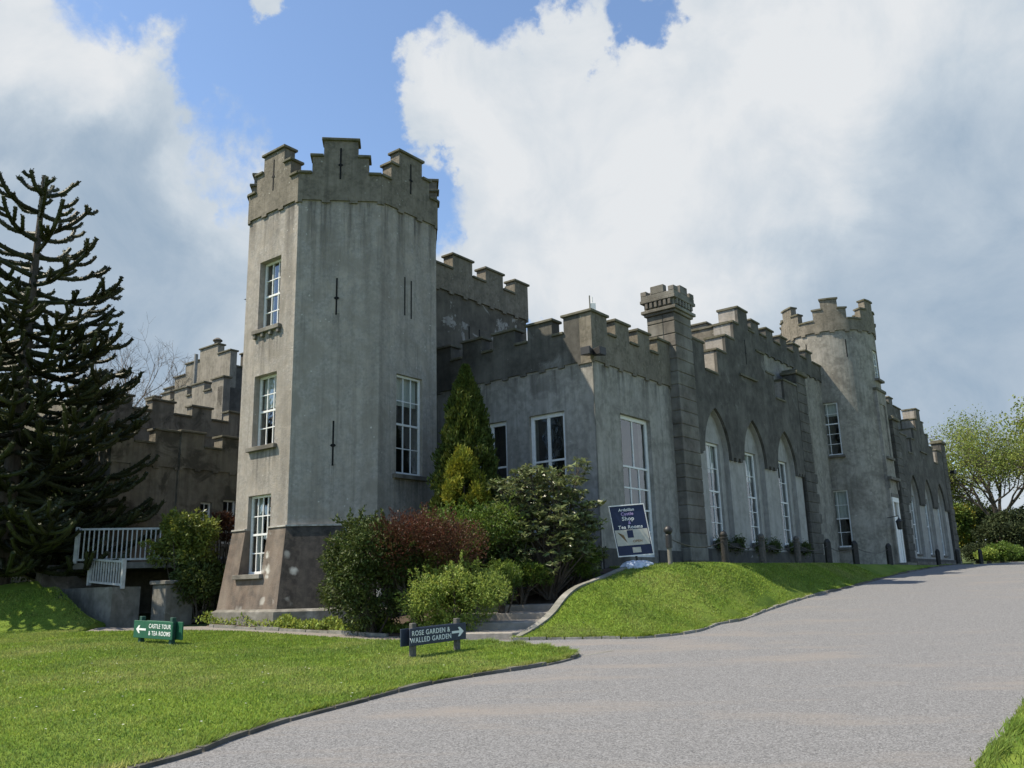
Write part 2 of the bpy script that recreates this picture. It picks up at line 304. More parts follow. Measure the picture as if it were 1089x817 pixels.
def gravel_mat():
    m_=mat('pinkish_gravel',(.20,.20,.20),(.145,.145,.145),110,.95,c3=(.165,.165,.166),spec=.2,lo=.4,hi=.6)
    nt=m_.node_tree; N=nt.nodes; L=nt.links; b=N['Principled BSDF']; geo=N.new('ShaderNodeNewGeometry')
    vo=N.new('ShaderNodeTexVoronoi'); vo.inputs['Scale'].default_value=70; L.new(geo.outputs['Position'],vo.inputs['Vector'])
    src=b.inputs['Base Color'].links[0].from_socket
    hs=N.new('ShaderNodeHueSaturation'); L.new(src,hs.inputs['Color'])
    r=N.new('ShaderNodeMapRange'); 
    sep=N.new('ShaderNodeSeparateColor'); L.new(vo.outputs['Color'],sep.inputs[0]); L.new(sep.outputs[0],r.inputs[0]); r.inputs[3].default_value=.55; r.inputs[4].default_value=1.42; L.new(r.outputs[0],hs.inputs['Value'])
    # broad worn tracks, pinkish
    mp=N.new('ShaderNodeMapping'); mp.inputs['Rotation'].default_value=(0,0,R_(38)); mp.inputs['Scale'].default_value=(.22,.75,1); L.new(geo.outputs['Position'],mp.inputs[0])
    no=N.new('ShaderNodeTexNoise'); no.inputs['Scale'].default_value=1.0; no.inputs['Detail'].default_value=5; no.inputs['Roughness'].default_value=.65; L.new(mp.outputs[0],no.inputs['Vector'])
    r2=N.new('ShaderNodeMapRange'); L.new(no.outputs[0],r2.inputs[0]); r2.inputs[1].default_value=.52; r2.inputs[2].default_value=.70; r2.inputs[4].default_value=.85
    mx=N.new('ShaderNodeMix'); mx.data_type='RGBA'; L.new(r2.outputs[0],mx.inputs[0]); L.new(hs.outputs[0],mx.inputs[6]); mx.inputs[7].default_value=(.215,.195,.175,1)
    L.new(mx.outputs[2],b.inputs['Base Color'])
    bp=N.new('ShaderNodeBump'); bp.inputs['Strength'].default_value=.7; bp.inputs['Distance'].default_value=.012; nf=N.new('ShaderNodeTexNoise'); nf.inputs['Scale'].default_value=55; nf.inputs['Detail'].default_value=4; nf.inputs['Roughness'].default_value=.7; L.new(geo.outputs['Position'],nf.inputs['Vector']); L.new(nf.outputs[0],bp.inputs['Height']); L.new(bp.outputs[0],b.inputs['Normal'])
    return m_
M['gravel']=gravel_mat()
M['tarmac']=mat('path_tarmac',(.22,.20,.18),(.16,.15,.135),60,.95,.8,60,c3=(.25,.22,.19))
M['grass']=mat('mown_grass',(.115,.18,.024),(.08,.135,.018),2.2,.9,.6,60,c3=(.155,.205,.035),spec=.1)
M['blade']=mat('grass_blade',(.205,.29,.045),(.13,.205,.03),1.6,.6,spec=.2,island=.45,transl=.4,c3=(.28,.30,.10),detail=8,patch=((.14,.215,.04),.35,.5,.66))
M['field']=mat('far_ground',(.06,.10,.02),(.045,.07,.018),.6,1,c3=(.08,.09,.03))
M['daisy']=mat('daisy_white',(.8,.8,.76))
# ------------------------------------------------------------------ ground shape
_ry=np.array([-60,0,8,24,29,35,40,45,60,80,120,2000.]); _rz=np.array([-2.2,-.4,0,.8,1.08,1.45,1.85,2.15,2.5,2.95,4.6,60])
_ry1=np.array([-60,0,8,14,16,18.3,20.5,25,29,36,42,48,60,80,120,2000.]); _rz1=np.array([-2.2,-.4,0,.3,.4,.54,.72,1.12,1.41,1.82,2.08,2.3,2.55,2.95,4.6,60])
def road_h(y,x=0):
    y=np.asarray(y,float); f=lambda a,b:(np.interp(y-1,a,b)+np.interp(y,a,b)+np.interp(y+1,a,b))/3
    t=np.clip((x+2)/5.5,0,1); t=t*t*(3-2*t); return f(_ry,_rz)*(1-t)+f(_ry1,_rz1)*t
def on_road(px,py):
    d=ray(px,py); lo,hi=3.,150.
    f=lambda Y:(1.6+d[2]*Y/d[1])-road_h(Y)
    for _ in range(60):
        mid=(lo+hi)/2
        if f(mid)>0: lo=mid
        else: hi=mid
    return np.array([d[0]*lo/d[1],lo])
EDGE=[(-.13,18.86),(.8,18.75),(1.73,18.6),(2.3,18.47),(3.0,18.62),(3.82,19.22),(4.6,20.4),(5.2,20.9),(6.3,22.6),(7.95,25.0),(9.4,27.0),(10.9,29.0),(13.2,32.4),(15.6,36),(19.6,42),(23.7,48),(26.6,51.2)]
LEFTC=[(-.13,18.86),(.25,19.5),(.72,20.3),(1.2,21.4),(1.8,22.1),(2.45,22.75),(3.1,23.5),(3.35,24.6),tuple(W(.3,-.05))]
def smooth_curve(pts,n=6):
    P=[np.array(p,float) for p in pts]; out=[]
    for i in range(len(P)-1):
        a=P[max(i-1,0)];b=P[i];c=P[i+1];d=P[min(i+2,len(P)-1)]
        for k in range(n):
            t=k/n; out.append(.5*((2*b)+(-a+c)*t+(2*a-5*b+4*c-d)*t*t+(-a+3*b-3*c+d)*t**3))
    out.append(P[-1]); return np.array(out)
EDGEs=smooth_curve(EDGE,5)
fac=[tuple(W(u,-.03)) for u in (.3,34)]
MOUND=np.array(list(map(tuple,EDGEs))+[tuple(W(34,-2.2)),tuple(W(34,.0)),tuple(W(.3,-.0))]+[tuple(p) for p in LEFTC[::-1][1:-1]])
TPOLY=np.array([(3.0,23.7),(4.2,22.9),(5.4,23.6)]+[tuple(W(u,-2.9)) for u in (2.5,8,14,20)]+[tuple(W(26,-2.6)),tuple(W(34,-2.4)),tuple(W(34,30)),tuple(W(.3,30)),tuple(W(.3,-.5))])
def segdist(X,Y,poly,closed=False):
    D=np.full(X.shape,1e9); n=len(poly)
    for i in range(n if closed else n-1):
        a=poly[i]; b=poly[(i+1)%n]; ab=b-a; t=np.clip(((X-a[0])*ab[0]+(Y-a[1])*ab[1])/(ab@ab+1e-12),0,1)
        D=np.minimum(D,np.hypot(X-a[0]-t*ab[0],Y-a[1]-t*ab[1]))
    return D
def inside(X,Y,poly):
    r=np.zeros(X.shape,bool); n=len(poly); j=n-1
    for i in range(n):
        xi,yi=poly[i]; xj,yj=poly[j]
        c=((yi>Y)!=(yj>Y))&(X<(xj-xi)*(Y-yi)/(yj-yi+1e-12)+xi); r^=c; j=i
    return r
def ss(a,b,x): t=np.clip((x-a)/(b-a),0,1); return t*t*(3-2*t)
def H(X,Y,mound=None):
    X=np.asarray(X,float); Y=np.asarray(Y,float); base=road_h(Y,X)
    h=base+ss(20.6,26,Y)*ss(-5,1.5,X)*1.0*(X<3.9)*ss(34,26,Y)
    t=2.13+np.interp(Y,[25,35,50,63,90],[0,.1,.17,.5,.9])
    dT=np.where(inside(X,Y,TPOLY),0,segdist(X,Y,TPOLY,True)); dE=segdist(X,Y,EDGEs)
    w=dT/(dT+dE+1e-6); w=.75*ss(0,1,w)+.25*w
    hm=t-(t-base)*w
    ins=inside(X,Y,MOUND) if mound is None else np.full(X.shape,mound)
    uu=(X-P0[0])*Uv[0]+(Y-P0[1])*Uv[1]; vv=(X-P0[0])*Vv[0]+(Y-P0[1])*Vv[1]
    ins=ins|((vv>-.05)&(uu>.2)&(uu<60))
    h=np.where(ins,hm,h)
    # bank on the far left
    bank=np.maximum(ss(25.3,32.5,Y)*1.35,ss(24.1,26.7,Y)*1.3*ss(-24,-13.6,X))*ss(-.1,-.5,(X+11.95)*.614+(Y-25.3)*.789)
    h=h+bank*(X<0)
    # hillside far to the left, behind the wing
    return h
def h1(x,y,mound=None): return float(H(np.array([x]),np.array([y]),mound)[0])
def region(name,poly,off,step,mat_,kind='structure',skirt=.25,mound=None,label=None):
    poly=np.array(poly); x0,y0=poly.min(0); x1,y1=poly.max(0)
    gx,gy=np.meshgrid(np.arange(x0,x1,step),np.arange(y0,y1,step)); gx=gx+((np.arange(gx.shape[0])%2)*step/2)[:,None]
    gx=gx.ravel(); gy=gy.ravel(); k=inside(gx,gy,poly)&(segdist(gx,gy,poly,True)>step*.45); gx=gx[k]; gy=gy[k]
    pb=[]
    n=len(poly)
    for i in range(n):
        a=poly[i]; b=poly[(i+1)%n]; m_=max(1,int(np.linalg.norm(b-a)/step))
        for q in range(m_): pb.append(a+(b-a)*q/m_)
    nb=len(pb); vs=[Vector((p[0],p[1])) for p in pb]+[Vector((x,y)) for x,y in zip(gx,gy)]
    r=delaunay_2d_cdt(vs,[(i,(i+1)%nb) for i in range(nb)],[],1,1e-5)
    V=np.array([(v.x,v.y) for v in r[0]]); Z=H(V[:,0],V[:,1],mound)+off
    mb=MB(); mb.v=[(V[i,0],V[i,1],Z[i]) for i in range(len(V))]; mb.f=[tuple(f) for f in r[2]]
    o=None
    if skirt:
        orig={}
        for i,o_ in enumerate(r[3]):
            for q in o_:
                if q<nb: orig[q]=i
        ids=[orig.get(i) for i in range(nb)]
        for i in range(nb):
            a=ids[i]; b=ids[(i+1)%nb]
            if a is None or b is None or a==b: continue
            A=mb.v[a];B=mb.v[b]; k0=len(mb.v); mb.v+=[(A[0],A[1],A[2]-skirt),(B[0],B[1],B[2]-skirt)]; mb.f.append((a,b,k0+1,k0))
    o=mb.build(name,mat_,smooth=False)
    for p in o.data.polygons: p.use_smooth=True
    tag(o,kind=kind,label=label); return o
# base ground sheet, out to the horizon
def ground():
    xs=np.concatenate([np.linspace(-1500,-60,12)[:-1],np.arange(-60,-16,2.0),np.arange(-16,14,.35),np.arange(14,70,1.5),np.linspace(72,1500,14)])
    ys=np.concatenate([np.linspace(-400,-12,6)[:-1],np.arange(-12,8,1.),np.arange(8,34,.35),np.arange(34,110,1.5),np.linspace(112,2500,14)])
    X,Y=np.meshgrid(xs,ys); Z=H(X,Y)-.09; V=np.stack([X.ravel(),Y.ravel(),Z.ravel()],1)
    ny,nx=X.shape; i=np.arange(ny-1)[:,None]*nx+np.arange(nx-1)[None,:]; i=i.ravel()
    o=fastmesh('ground',V,np.stack([i,i+1,i+nx+1,i+nx],1),M['field'],smooth=True); tag(o,kind='structure',label='grassy ground beneath the lawns and the road')
ground()
LAWN_NEAR=[(-9.5,1.5),(-6.2,4.9),(-3.62,8.75),(-3.2,9.8),(-2.83,10.81),(-2.15,12.0),(-1.42,13.28),(-.6,14.15),(.12,14.76),(.62,15.3),(.98,15.95),(.99,16.5),(.72,17.1),(.2,17.8),(-.5,18.45),(-1.4,18.95),(-2.4,19.3)]
LN=smooth_curve(LAWN_NEAR,4)
LAWN_FAR=[(-3.3,19.6),(-5,20.9),(-7,22.4),(-9,23.2),(-11.7,23.4),(-12.0,27.8),(-30,27.8),(-40,24),(-40,1.5)]
lawn_poly=np.array(list(map(tuple,LN))+LAWN_FAR)
region('lawn',lawn_poly,.03,.5,M['grass'],label='near lawn left of the gravel road')
region('lawn_mound',MOUND,.03,.4,M['grass'],mound=True,label='raised lawn in front of the arched facade')
RIGHT=[(-1.5,0),(1.2,3.8),(2.7,6.2),(3.96,8.0),(4.8,9.1),(5.75,10.41),(7.4,12.6),(10,15.8),(14.5,21),(21,28.5),(30,39),(42,54),(60,76),(80,96)]
RS=smooth_curve(RIGHT,3)
road_poly=np.array([(-9.5,1.5),(-14,-6),(-3,-6)]+list(map(tuple,RS))+[(70,100),(52,86)]+[tuple(W(56,-2)),tuple(W(48,-3.2)),tuple(W(34.5,-3.2))]+list(map(tuple,EDGEs[::-1]))+[(-.9,19.3),(-2.4,19.3)]+list(map(tuple,LN[::-1][1:-1])))
region('road',road_poly,0.0,.7,M['gravel'],skirt=0,mound=False,label='gravel road climbing past the castle')
region('path',[(-2.4,19.32),(-.9,19.32),(-.13,18.88),(-.3,19.5),(-1.2,19.9),(-3.1,20.6),(-5.2,22.1),(-7,23.3),(-8.6,24.5),(-11.6,24.8),(-11.65,23.42),(-9,23.22),(-7,22.42),(-5,20.92),(-3.3,19.62)],.0,.4,M['tarmac'],skirt=0,mound=False,label='narrow path between the near lawn and the planting bed')
rl=np.array(list(map(tuple,RS))+[(110,96),(110,0),(-1.5,-3)])
region('lawn_corner',rl,.03,1.1,M['grass'],label='strip of lawn right of the gravel road')
BED=[(-.3,19.55),(-1.2,19.95),(-3.1,20.65),(-5.2,22.15),(-7,23.35),(-8.6,24.5),(-8.6,27),(-5,25),(-2,28.5),(1.3,27),tuple(W(.25,-.02)),(3.3,24.6),(3.05,23.5),(2.4,22.75),(1.75,22.1),(1.15,21.4),(.68,20.3),(.2,19.6)]
region('flower_bed',BED,.02,.35,M['soil'],mound=False,label='dark soil bed under the shrubs by the tower')
# kerbs and edgings
def kerb(name,pts,w,h0,h1_,mat_,label,mound=None,seg=.9,dz=0):
    P=smooth_curve(pts,8); mb=MB(); L_=[0]
    for i in range(1,len(P)): L_.append(L_[-1]+np.linalg.norm(P[i]-P[i-1]))
    L_=np.array(L_); s=0
    while s<L_[-1]-.05:
        e=min(s+seg*random.uniform(.85,1.15),L_[-1]); n=max(1,int((e-s)/.3)); ss_=np.linspace(s+.014,e-.014,n+1)
        xs=np.interp(ss_,L_,P[:,0]); ys=np.interp(ss_,L_,P[:,1]); jz=random.uniform(-.02,.014); w_=w*random.uniform(.85,1.15)
        tx=np.gradient(xs) ; ty=np.gradient(ys); ln=np.hypot(tx,ty)+1e-9; nx_,ny_=ty/ln,-tx/ln
        hz=H(xs,ys,mound)
        for i in range(n):
            c=[]
            for zz in (h0,h1_+jz):
                for (q,sg) in ((i,-1),(i+1,-1),(i+1,1),(i,1)):
                    c.append((xs[q]+sg*nx_[q]*w_/2,ys[q]+sg*ny_[q]*w_/2,hz[q]+zz))
            mb.hexa(c)
        s=e
    o=mb.build(name,mat_,org=(P[0][0],P[0][1],float(H(P[0][0],P[0][1],mound)))); tag(o,label,'kerb'); return o
kerb('stone_kerb',LAWN_NEAR,.13,-.12,.045,M['kerb'],'dark mossy kerb stones curving along the near lawn beside the gravel',mound=False,seg=.75)
kerb('stone_kerb',EDGE[10:],.14,-.1,.05,M['kerb'],'dark kerb between the far end of the raised lawn and the gravel',mound=False)
kerb('stone_edging',EDGE[:11],.10,-.1,.05,M['kerb_light'],'low stone edging at the foot of the raised lawn',mound=False,seg=.35)
kerb('stone_edging',[(1.15,16.15),(1.6,16.6),(2.1,17.0),(2.75,17.35),(3.3,17.55)],.07,-.05,.015,M['kerb_light'],'flush strip of stone across the mouth of the path',mound=False)
kerb('stone_edging',[(-3.0,20.45),(-5.1,21.95),(-6.9,23.15),(-8.4,24.2)],.09,-.1,.07,M['kerb_light'],'thin stone edging between path and the bed at the tower foot',mound=False)
# sloping edging wall beside the steps
def stair_edging():
    P=smooth_curve(LEFTC[:-1],6); mb=MB(); n=len(P); T=np.gradient(P,axis=0); T/=np.linalg.norm(T,axis=1)[:,None]
    zt=H(P[:,0]+.2,P[:,1],True); 
    for i in range(n-1):
        c=[]
        for k in (0,1):
            for (q,sg) in ((i,-1),(i+1,-1),(i+1,1),(i,1)):
                nx_,ny_=T[q][1],-T[q][0]; z=(zt[q]+.06) if k else (h1(P[q][0],P[q][1],False)-.3)
                c.append((P[q][0]+sg*nx_*.09,P[q][1]+sg*ny_*.09,z))
        mb.hexa(c)
    o=mb.build('edging_wall',M['kerb_light'],org=(P[0][0],P[0][1],.5)); tag(o,'low stone edging wall rising between the garden steps and raised lawn','wall')
stair_edging()
# steps
def steps():
    root=empty('garden_steps',(-.5,19.5,.54),'short flight of wide worn stone steps beside the light green shrub','steps')
    A=[(-1.35,19.25),(-1.05,20.35),(-.6,21.45),(-.1,22.5),(.6,23.4)]; B=[(-.12,19.0),(.55,20.15),(1.03,21.15),(1.6,22.1),(2.4,23.0)]
    for i in range(4):
        z=.56+.15*(i+1)+.02*i; a0,a1=np.array(A[i]),np.array(A[i+1]); b0,b1=np.array(B[i]),np.array(B[i+1])
        d=np.array([0,.15]); mb=MB(); lf=a0-(b0-a0)*.6
        lb=a1-(b1-a1)*.4+d
        mb.hexa([(lf[0],lf[1],z-.4),(b0[0],b0[1],z-.4),(b1[0],b1[1]+.15,z-.4),(lb[0],lb[1],z-.4),(lf[0],lf[1],z),(b0[0],b0[1],z),(b1[0],b1[1]+.15,z+.02),(lb[0],lb[1],z+.02)])
        mb.build('step',M['step'],root,bevel=.015)
steps()
kerb('bed_wall',[(.1,23.6),(.8,23.95),(1.6,24.1),(2.4,24.2)],.18,-.3,.22,M['kerb'],'low dark stone wall holding the bed above the garden steps',mound=False)
# ------------------------------------------------------------------ castle
castle=empty('castle',(P0[0],P0[1],2.0),'grey battlemented castle with octagonal corner tower and pointed arch windows beside the gravel road','castle')
def top_profile(prof):
    pts=[]
    for a,b,z in prof: pts+= [(a,z),(b,z)]
    return pts
def battlement(name,pl,prof,zb,o0,o1,parent,mt,tabs=.80,tabw=.24,tabh=.08,hcop=.08,ov=.07,arches=None,ends=(1,1),label=None):
    s0=prof[0][0]; s1=prof[-1][1]; top=top_profile(prof); bot=[]
    if arches:
        x=s0
        for (c,w,zt) in arches:
            Rr=(w*w+(zt-zb)**2)/(2*w)
            # small stepped drip blocks between arches
            a,b=x,c-w; n=max(1,int((b-a)/.32)); st=(b-a)/n
            for i in range(n): q=a+i*st; bot+=[(q,zb-.12),(q+st*.5,zb-.12),(q+st*.5,zb),(q+st,zb)] if st>.2 else [(q,zb),(q+st,zb)]
            K=14
            for i in range(K+1):
                f=i/K
                ang=math.pi-f*math.acos(max(-1,(Rr-w)/Rr)); bot.append((c-w+Rr+Rr*math.cos(ang),zb+Rr*math.sin(ang)))
            for i in range(1,K+1):
                f=1-i/K
                ang=f*math.acos(max(-1,(Rr-w)/Rr)); bot.append((c+w-Rr+Rr*math.cos(ang),zb+Rr*math.sin(ang)))
            x=c+w
        a,b=x,s1; n=max(1,int((b-a)/.32)); st=(b-a)/n
        for i in range(n): q=a+i*st; bot+=[(q,zb-.12),(q+st*.5,zb-.12),(q+st*.5,zb),(q+st,zb)]
    elif tabs:
        n=max(1,round((s1-s0)/tabs)); st=(s1-s0)/n; bot=[(s0,zb-tabh),(s0+tabw*.5,zb-tabh),(s0+tabw*.5,zb)]
        for i in range(1,n): q=s0+i*st; bot+=[(q-tabw/2,zb),(q-tabw/2,zb-tabh),(q+tabw/2,zb-tabh),(q+tabw/2,zb)]
        bot+=[(s1-tabw*.5,zb),(s1-tabw*.5,zb-tabh),(s1,zb-tabh)]
    else: bot=[(s0,zb),(s1,zb)]
    loop=bot+top[::-1]
    # drop duplicate neighbours
    L2=[]
    for p in loop:
        if not L2 or abs(p[0]-L2[-1][0])+abs(p[1]-L2[-1][1])>1e-4: L2.append(p)
    if abs(L2[0][0]-L2[-1][0])+abs(L2[0][1]-L2[-1][1])<1e-4: L2.pop()
    mb=MB(); slab(mb,pl,[L2],o0,o1); body=mb.build(name,mt,parent,label=label)
    n=len(prof)
    for i,(a,b,z) in enumerate(prof):
        lo=ov if (i==0 and ends[0]) or (i>0 and prof[i-1][2]<z) else (-.004 if i>0 else 0); hi=ov if (i==n-1 and ends[1]) or (i<n-1 and prof[i+1][2]<z) else (-.004 if i<n-1 else 0)
        cp=MB(); pbox(cp,pl,a-lo,b+hi,o0-ov,o1+ov,z-.004,z+hcop); cp.build('coping',M['coping'],body if parent is castle else parent,bevel=.012)
    return body
def merlons(s0,s1,ms,zc,zm):
    out=[]; x=s0
    for a,b in ms:
        if a>x+.01: out.append((x,a,zc))
        out.append((a,b,zm)); x=b
    if s1>x+.01: out.append((x,s1,zc))
    return out
def window(pl,s0,s1,z0,z1,o,cols,rows,rail=None,fw_=.07,bar=.028,blind=0,sill=True,sill_o=.12,heavy=False,parent=None,brackets=False,sideglass=True,sillw=.14,bfrom='top',curtain=False):
    """sash window standing at depth o of plane pl"""
    w=MB(); t=.07
    pbox(w,pl,s0,s0+fw_,o-t,o,z0,z1); pbox(w,pl,s1-fw_,s1,o-t,o,z0,z1); pbox(w,pl,s0+fw_,s1-fw_,o-t,o,z1-fw_,z1); pbox(w,pl,s0+fw_,s1-fw_,o-t,o,z0,z0+fw_*1.2)
    fr=w.build('window',M['white'],parent or castle,bevel=.006)
    rail=[(z0+z1)/2] if rail is None else rail
    g=MB(); a,b=s0+fw_,s1-fw_
    for z in rail: pbox(g,pl,a,b,o-.055,o-.008,z-.03,z+.03)
    levels=[z0+fw_]+sorted(rail)+[z1-fw_]
    nr=rows if hasattr(rows,'__len__') else [rows]*(len(levels)-1); nc=cols if hasattr(cols,'__len__') else [cols]*(len(levels)-1)
    for i in range(len(levels)-1):
        za,zb=levels[i],levels[i+1]
        for k in range(1,nc[i]): x=a+(b-a)*k/nc[i]; pbox(g,pl,x-bar/2,x+bar/2,o-.05,o-.014,za,zb)
        for k in range(1,nr[i]): z=za+(zb-za)*k/nr[i]; pbox(g,pl,a,b,o-.048,o-.016,z-bar/2,z+bar/2)
    g.build('glazing_bars',M['white'],fr)
    p=MB(); p.poly([pl(a,o-.04,z0+.02),pl(b,o-.04,z0+.02),pl(b,o-.04,z1-.02),pl(a,o-.04,z1-.02)]); p.build('pane',M['glass'],fr)
    if blind:
        q=MB(); zt=z1-.03; zb=z1-(z1-z0)*blind
        n=10
        for i in range(n):
            xa=a+(b-a)*i/n; xb=a+(b-a)*(i+1)/n; oa=-.02*(i%2); ob=-.02*((i+1)%2)
            q.poly([pl(xa,o-.14+oa,zb),pl(xb,o-.14+ob,zb),pl(xb,o-.14+ob,zt),pl(xa,o-.14+oa,zt)])
        q.build('blind',M['blind'],fr)
    rm=MB(); a2,b2,c2,d2=s0-.25,s1+.25,z0-.25,z1+.25; e,f_=o-.32,o-1.5
    for qd in (((a2,e,c2),(a2,f_,c2),(a2,f_,d2),(a2,e,d2)),((b2,e,c2),(b2,f_,c2),(b2,f_,d2),(b2,e,d2)),((a2,e,c2),(b2,e,c2),(b2,f_,c2),(a2,f_,c2)),((a2,e,d2),(b2,e,d2),(b2,f_,d2),(a2,f_,d2)),((a2,f_,c2),(b2,f_,c2),(b2,f_,d2),(a2,f_,d2))): rm.poly([pl(*t_) for t_ in qd])
    rm.build('room_interior',M['room'],fr)
    if curtain:
        q=MB()
        for (xa0,xb0) in ((a,a+(b-a)*.2),(b-(b-a)*.2,b)):
            for i in range(6):
                xa=xa0+(xb0-xa0)*i/6; xb=xa0+(xb0-xa0)*(i+1)/6; q.poly([pl(xa,o-.2-.03*(i%2),z0),pl(xb,o-.2-.03*((i+1)%2),z0),pl(xb,o-.2-.03*((i+1)%2),z1),pl(xa,o-.2-.03*(i%2),z1)])
        q.build('curtain',M['blind'],fr)
    if sill:
        q=MB(); pbox(q,pl,s0-sillw,s1+sillw,o-.02,sill_o,z0-.13,z0-.002)
        if brackets:
            for k in range(4): x=s0-.05+(s1-s0+.1)*k/3; pbox(q,pl,x-.06,x+.06,.003,sill_o-.03,z0-.26,z0-.128)
        q.build('sill',M['quoin'],fr,bevel=.01)
    return fr
def slitpart(pl,s,z0,z1,o,ring=True,parent=None,w=.05):
    mb=MB(); pbox(mb,pl,s-w/2,s+w/2,o-.01,o+.006,z0,z1)
    if ring:
        zc=z0+(z1-z0)*.45; n=6; pts=[pl(s+.085*math.cos(2*math.pi*k/n),o+.009,zc+.05*math.sin(2*math.pi*k/n)) for k in range(n)]; mb.poly(pts)
    mb.build('arrow_slit',M['slit'],parent or castle)
def wall(name,pl,loops,o0,o1,mt,parent=None,label=None):
    mb=MB(); slab(mb,pl,loops,o0,o1); return mb.build(name,mt,parent or castle,label=label)
def roofpoly(name,pts,z,parent=None):
    mb=MB(); mb.poly([(p[0],p[1],z) for p in pts]); return mb.build(name,M['roof'],parent or castle)
def stain(pl,s0,s1,z0,z1,o,parent):
    mb=MB(); mb.poly([pl(s0,o+.003,z0),pl(s1,o+.003,z0),pl(s1,o+.003,z1),pl(s0,o+.003,z1)]); mb.build('rain_stain',M['stain'],parent)
def stain_mat():
    m_=bpy.data.materials.new('rain_stain'); m_.use_nodes=True; nt=m_.node_tree; N=nt.nodes; L=nt.links; b=N['Principled BSDF']; b.inputs['Base Color'].default_value=(.055,.05,.042,1); b.inputs['Roughness'].default_value=.95
    tc=N.new('ShaderNodeTexCoord'); sp=N.new('ShaderNodeSeparateXYZ'); L.new(tc.outputs['Generated'],sp.inputs[0]); geo=N.new('ShaderNodeNewGeometry')
    mp=N.new('ShaderNodeMapping'); mp.inputs['Scale'].default_value=(9,9,.5); L.new(geo.outputs['Position'],mp.inputs[0]); no=N.new('ShaderNodeTexNoise'); no.inputs['Scale'].default_value=1.0; no.inputs['Detail'].default_value=6; no.inputs['Roughness'].default_value=.65; L.new(mp.outputs[0],no.inputs['Vector'])
    def M2(op,a,b_,cl=False):
        n=N.new('ShaderNodeMath'); n.operation=op; n.use_clamp=cl
        for i,v in enumerate((a,b_)):
            if isinstance(v,(int,float)): n.inputs[i].default_value=v
            else: L.new(v,n.inputs[i])
        return n.outputs[0]
    z=sp.outputs['Z']; st=M2('MULTIPLY',M2('SUBTRACT',no.outputs['Fac'],.40),4.5,True)
    def edge(c):   # soft at both sides
        return M2('MULTIPLY',M2('MULTIPLY',c,M2('SUBTRACT',1.0,c)),7.0,True)
    side=M2('MAXIMUM',edge(sp.outputs['X']),0.0); fac=M2('MULTIPLY',M2('MULTIPLY',M2('POWER',z,1.3),st),M2('MULTIPLY',side,.45)); 
    tr=N.new('ShaderNodeBsdfTransparent'); ms=N.new('ShaderNodeMixShader'); L.new(fac,ms.inputs[0]); L.new(tr.outputs[0],ms.inputs[1]); L.new(b.outputs[0],ms.inputs[2]); L.new(ms.outputs[0],N['Material Output'].inputs[0]); return m_
M['stain']=stain_mat()
# --- octagonal corner tower
C1=atY(311,400,24.0)[:2]; S=2.47
tower=None; oc=[]; a=AL+math.pi/4; P=C1.copy()
for i in range(8):
    oc.append((P.copy(),a)); P=P+S*np.array([math.sin(a),math.cos(a)]); a-=math.pi/4
ctr=np.mean([p for p,_ in oc],axis=0)
def octring(mb,z0,r0,z1,r1,cap=False):
    q0=[ctr+(p-ctr)*r0 for p,_ in oc]; q1=[ctr+(p-ctr)*r1 for p,_ in oc]
    for i in range(8):
        j=(i+1)%8; mb.poly([(*q0[i],z0),(*q0[j],z0),(*q1[j],z1),(*q1[i],z1)])
ZT=13.3
pls=[Pl(p,a,1) for p,a in oc]      # outward is right-hand when walking counterclockwise
face_windows={7:[(S-1.80,S-.75,9.5,11.73),(S-1.82,S-.74,5.88,8.06),(S-1.85,S-.78,2.2,4.45)],1:[(.72,1.83,4.97,8.0)]}
tw=MB()
for i,pl in enumerate(pls):
    holes=[rect(a,b,z0,z1) for a,b,z0,z1 in face_windows.get(i,[]) if z1>4.6]
    zb=3.46
    outer=rect(0,S,zb,ZT)
    if i==7: # lower window passes through the plinth line
        a,b,z0,z1=face_windows[7][2]; outer=[(0,zb),(a,zb),(a,z1),(b,z1),(b,zb),(S,zb),(S,ZT),(0,ZT)]
    slab(tw,pl,[outer]+holes,-.45,0)
tower=tw.build('octagonal_tower',M['tower'],castle,label='slender octagonal tower at the left corner')
pm=MB(); pd=MB()
apo=S/(2*math.tan(math.pi/8)); rr=lambda d:(apo+d)/apo
for i,pl in enumerate(pls):
    z0,z1=1.25,3.46; d0,d1=.36,.05
    q=lambda s,z,pl=pl: pl(s+( -1 if s<S/2 else 1)*0,d0+(d1-d0)*(z-z0)/(z1-z0),z)
    ext=lambda z:(d0+(d1-d0)*(z-z0)/(z1-z0))*math.tan(math.pi/8)
    if i==7:
        a,b,w0,_=face_windows[7][2]
        P4=lambda s,z:pl(s,d0+(d1-d0)*(z-z0)/(z1-z0),z)
        pm.poly([P4(-ext(z0),z0),P4(S+ext(z0),z0),P4(S+ext(w0),w0),P4(-ext(w0),w0)])
        pm.poly([P4(-ext(w0),w0),P4(a,w0),P4(a,z1),P4(-ext(z1),z1)]); pm.poly([P4(b,w0),P4(S+ext(w0),w0),P4(S+ext(z1),z1),P4(b,z1)])
        for s in (a,b): pm.poly([P4(s,w0),P4(s,z1),pl(s,-.45,z1),pl(s,-.45,w0)])
        pm.poly([P4(a,w0),P4(b,w0),pl(b,-.45,w0),pl(a,-.45,w0)])
    else: (pm if i==6 else pd).poly([pl(-ext(z0),d0,z0),pl(S+ext(z0),d0,z0),pl(S+ext(z1),d1,z1),pl(-ext(z1),d1,z1)])
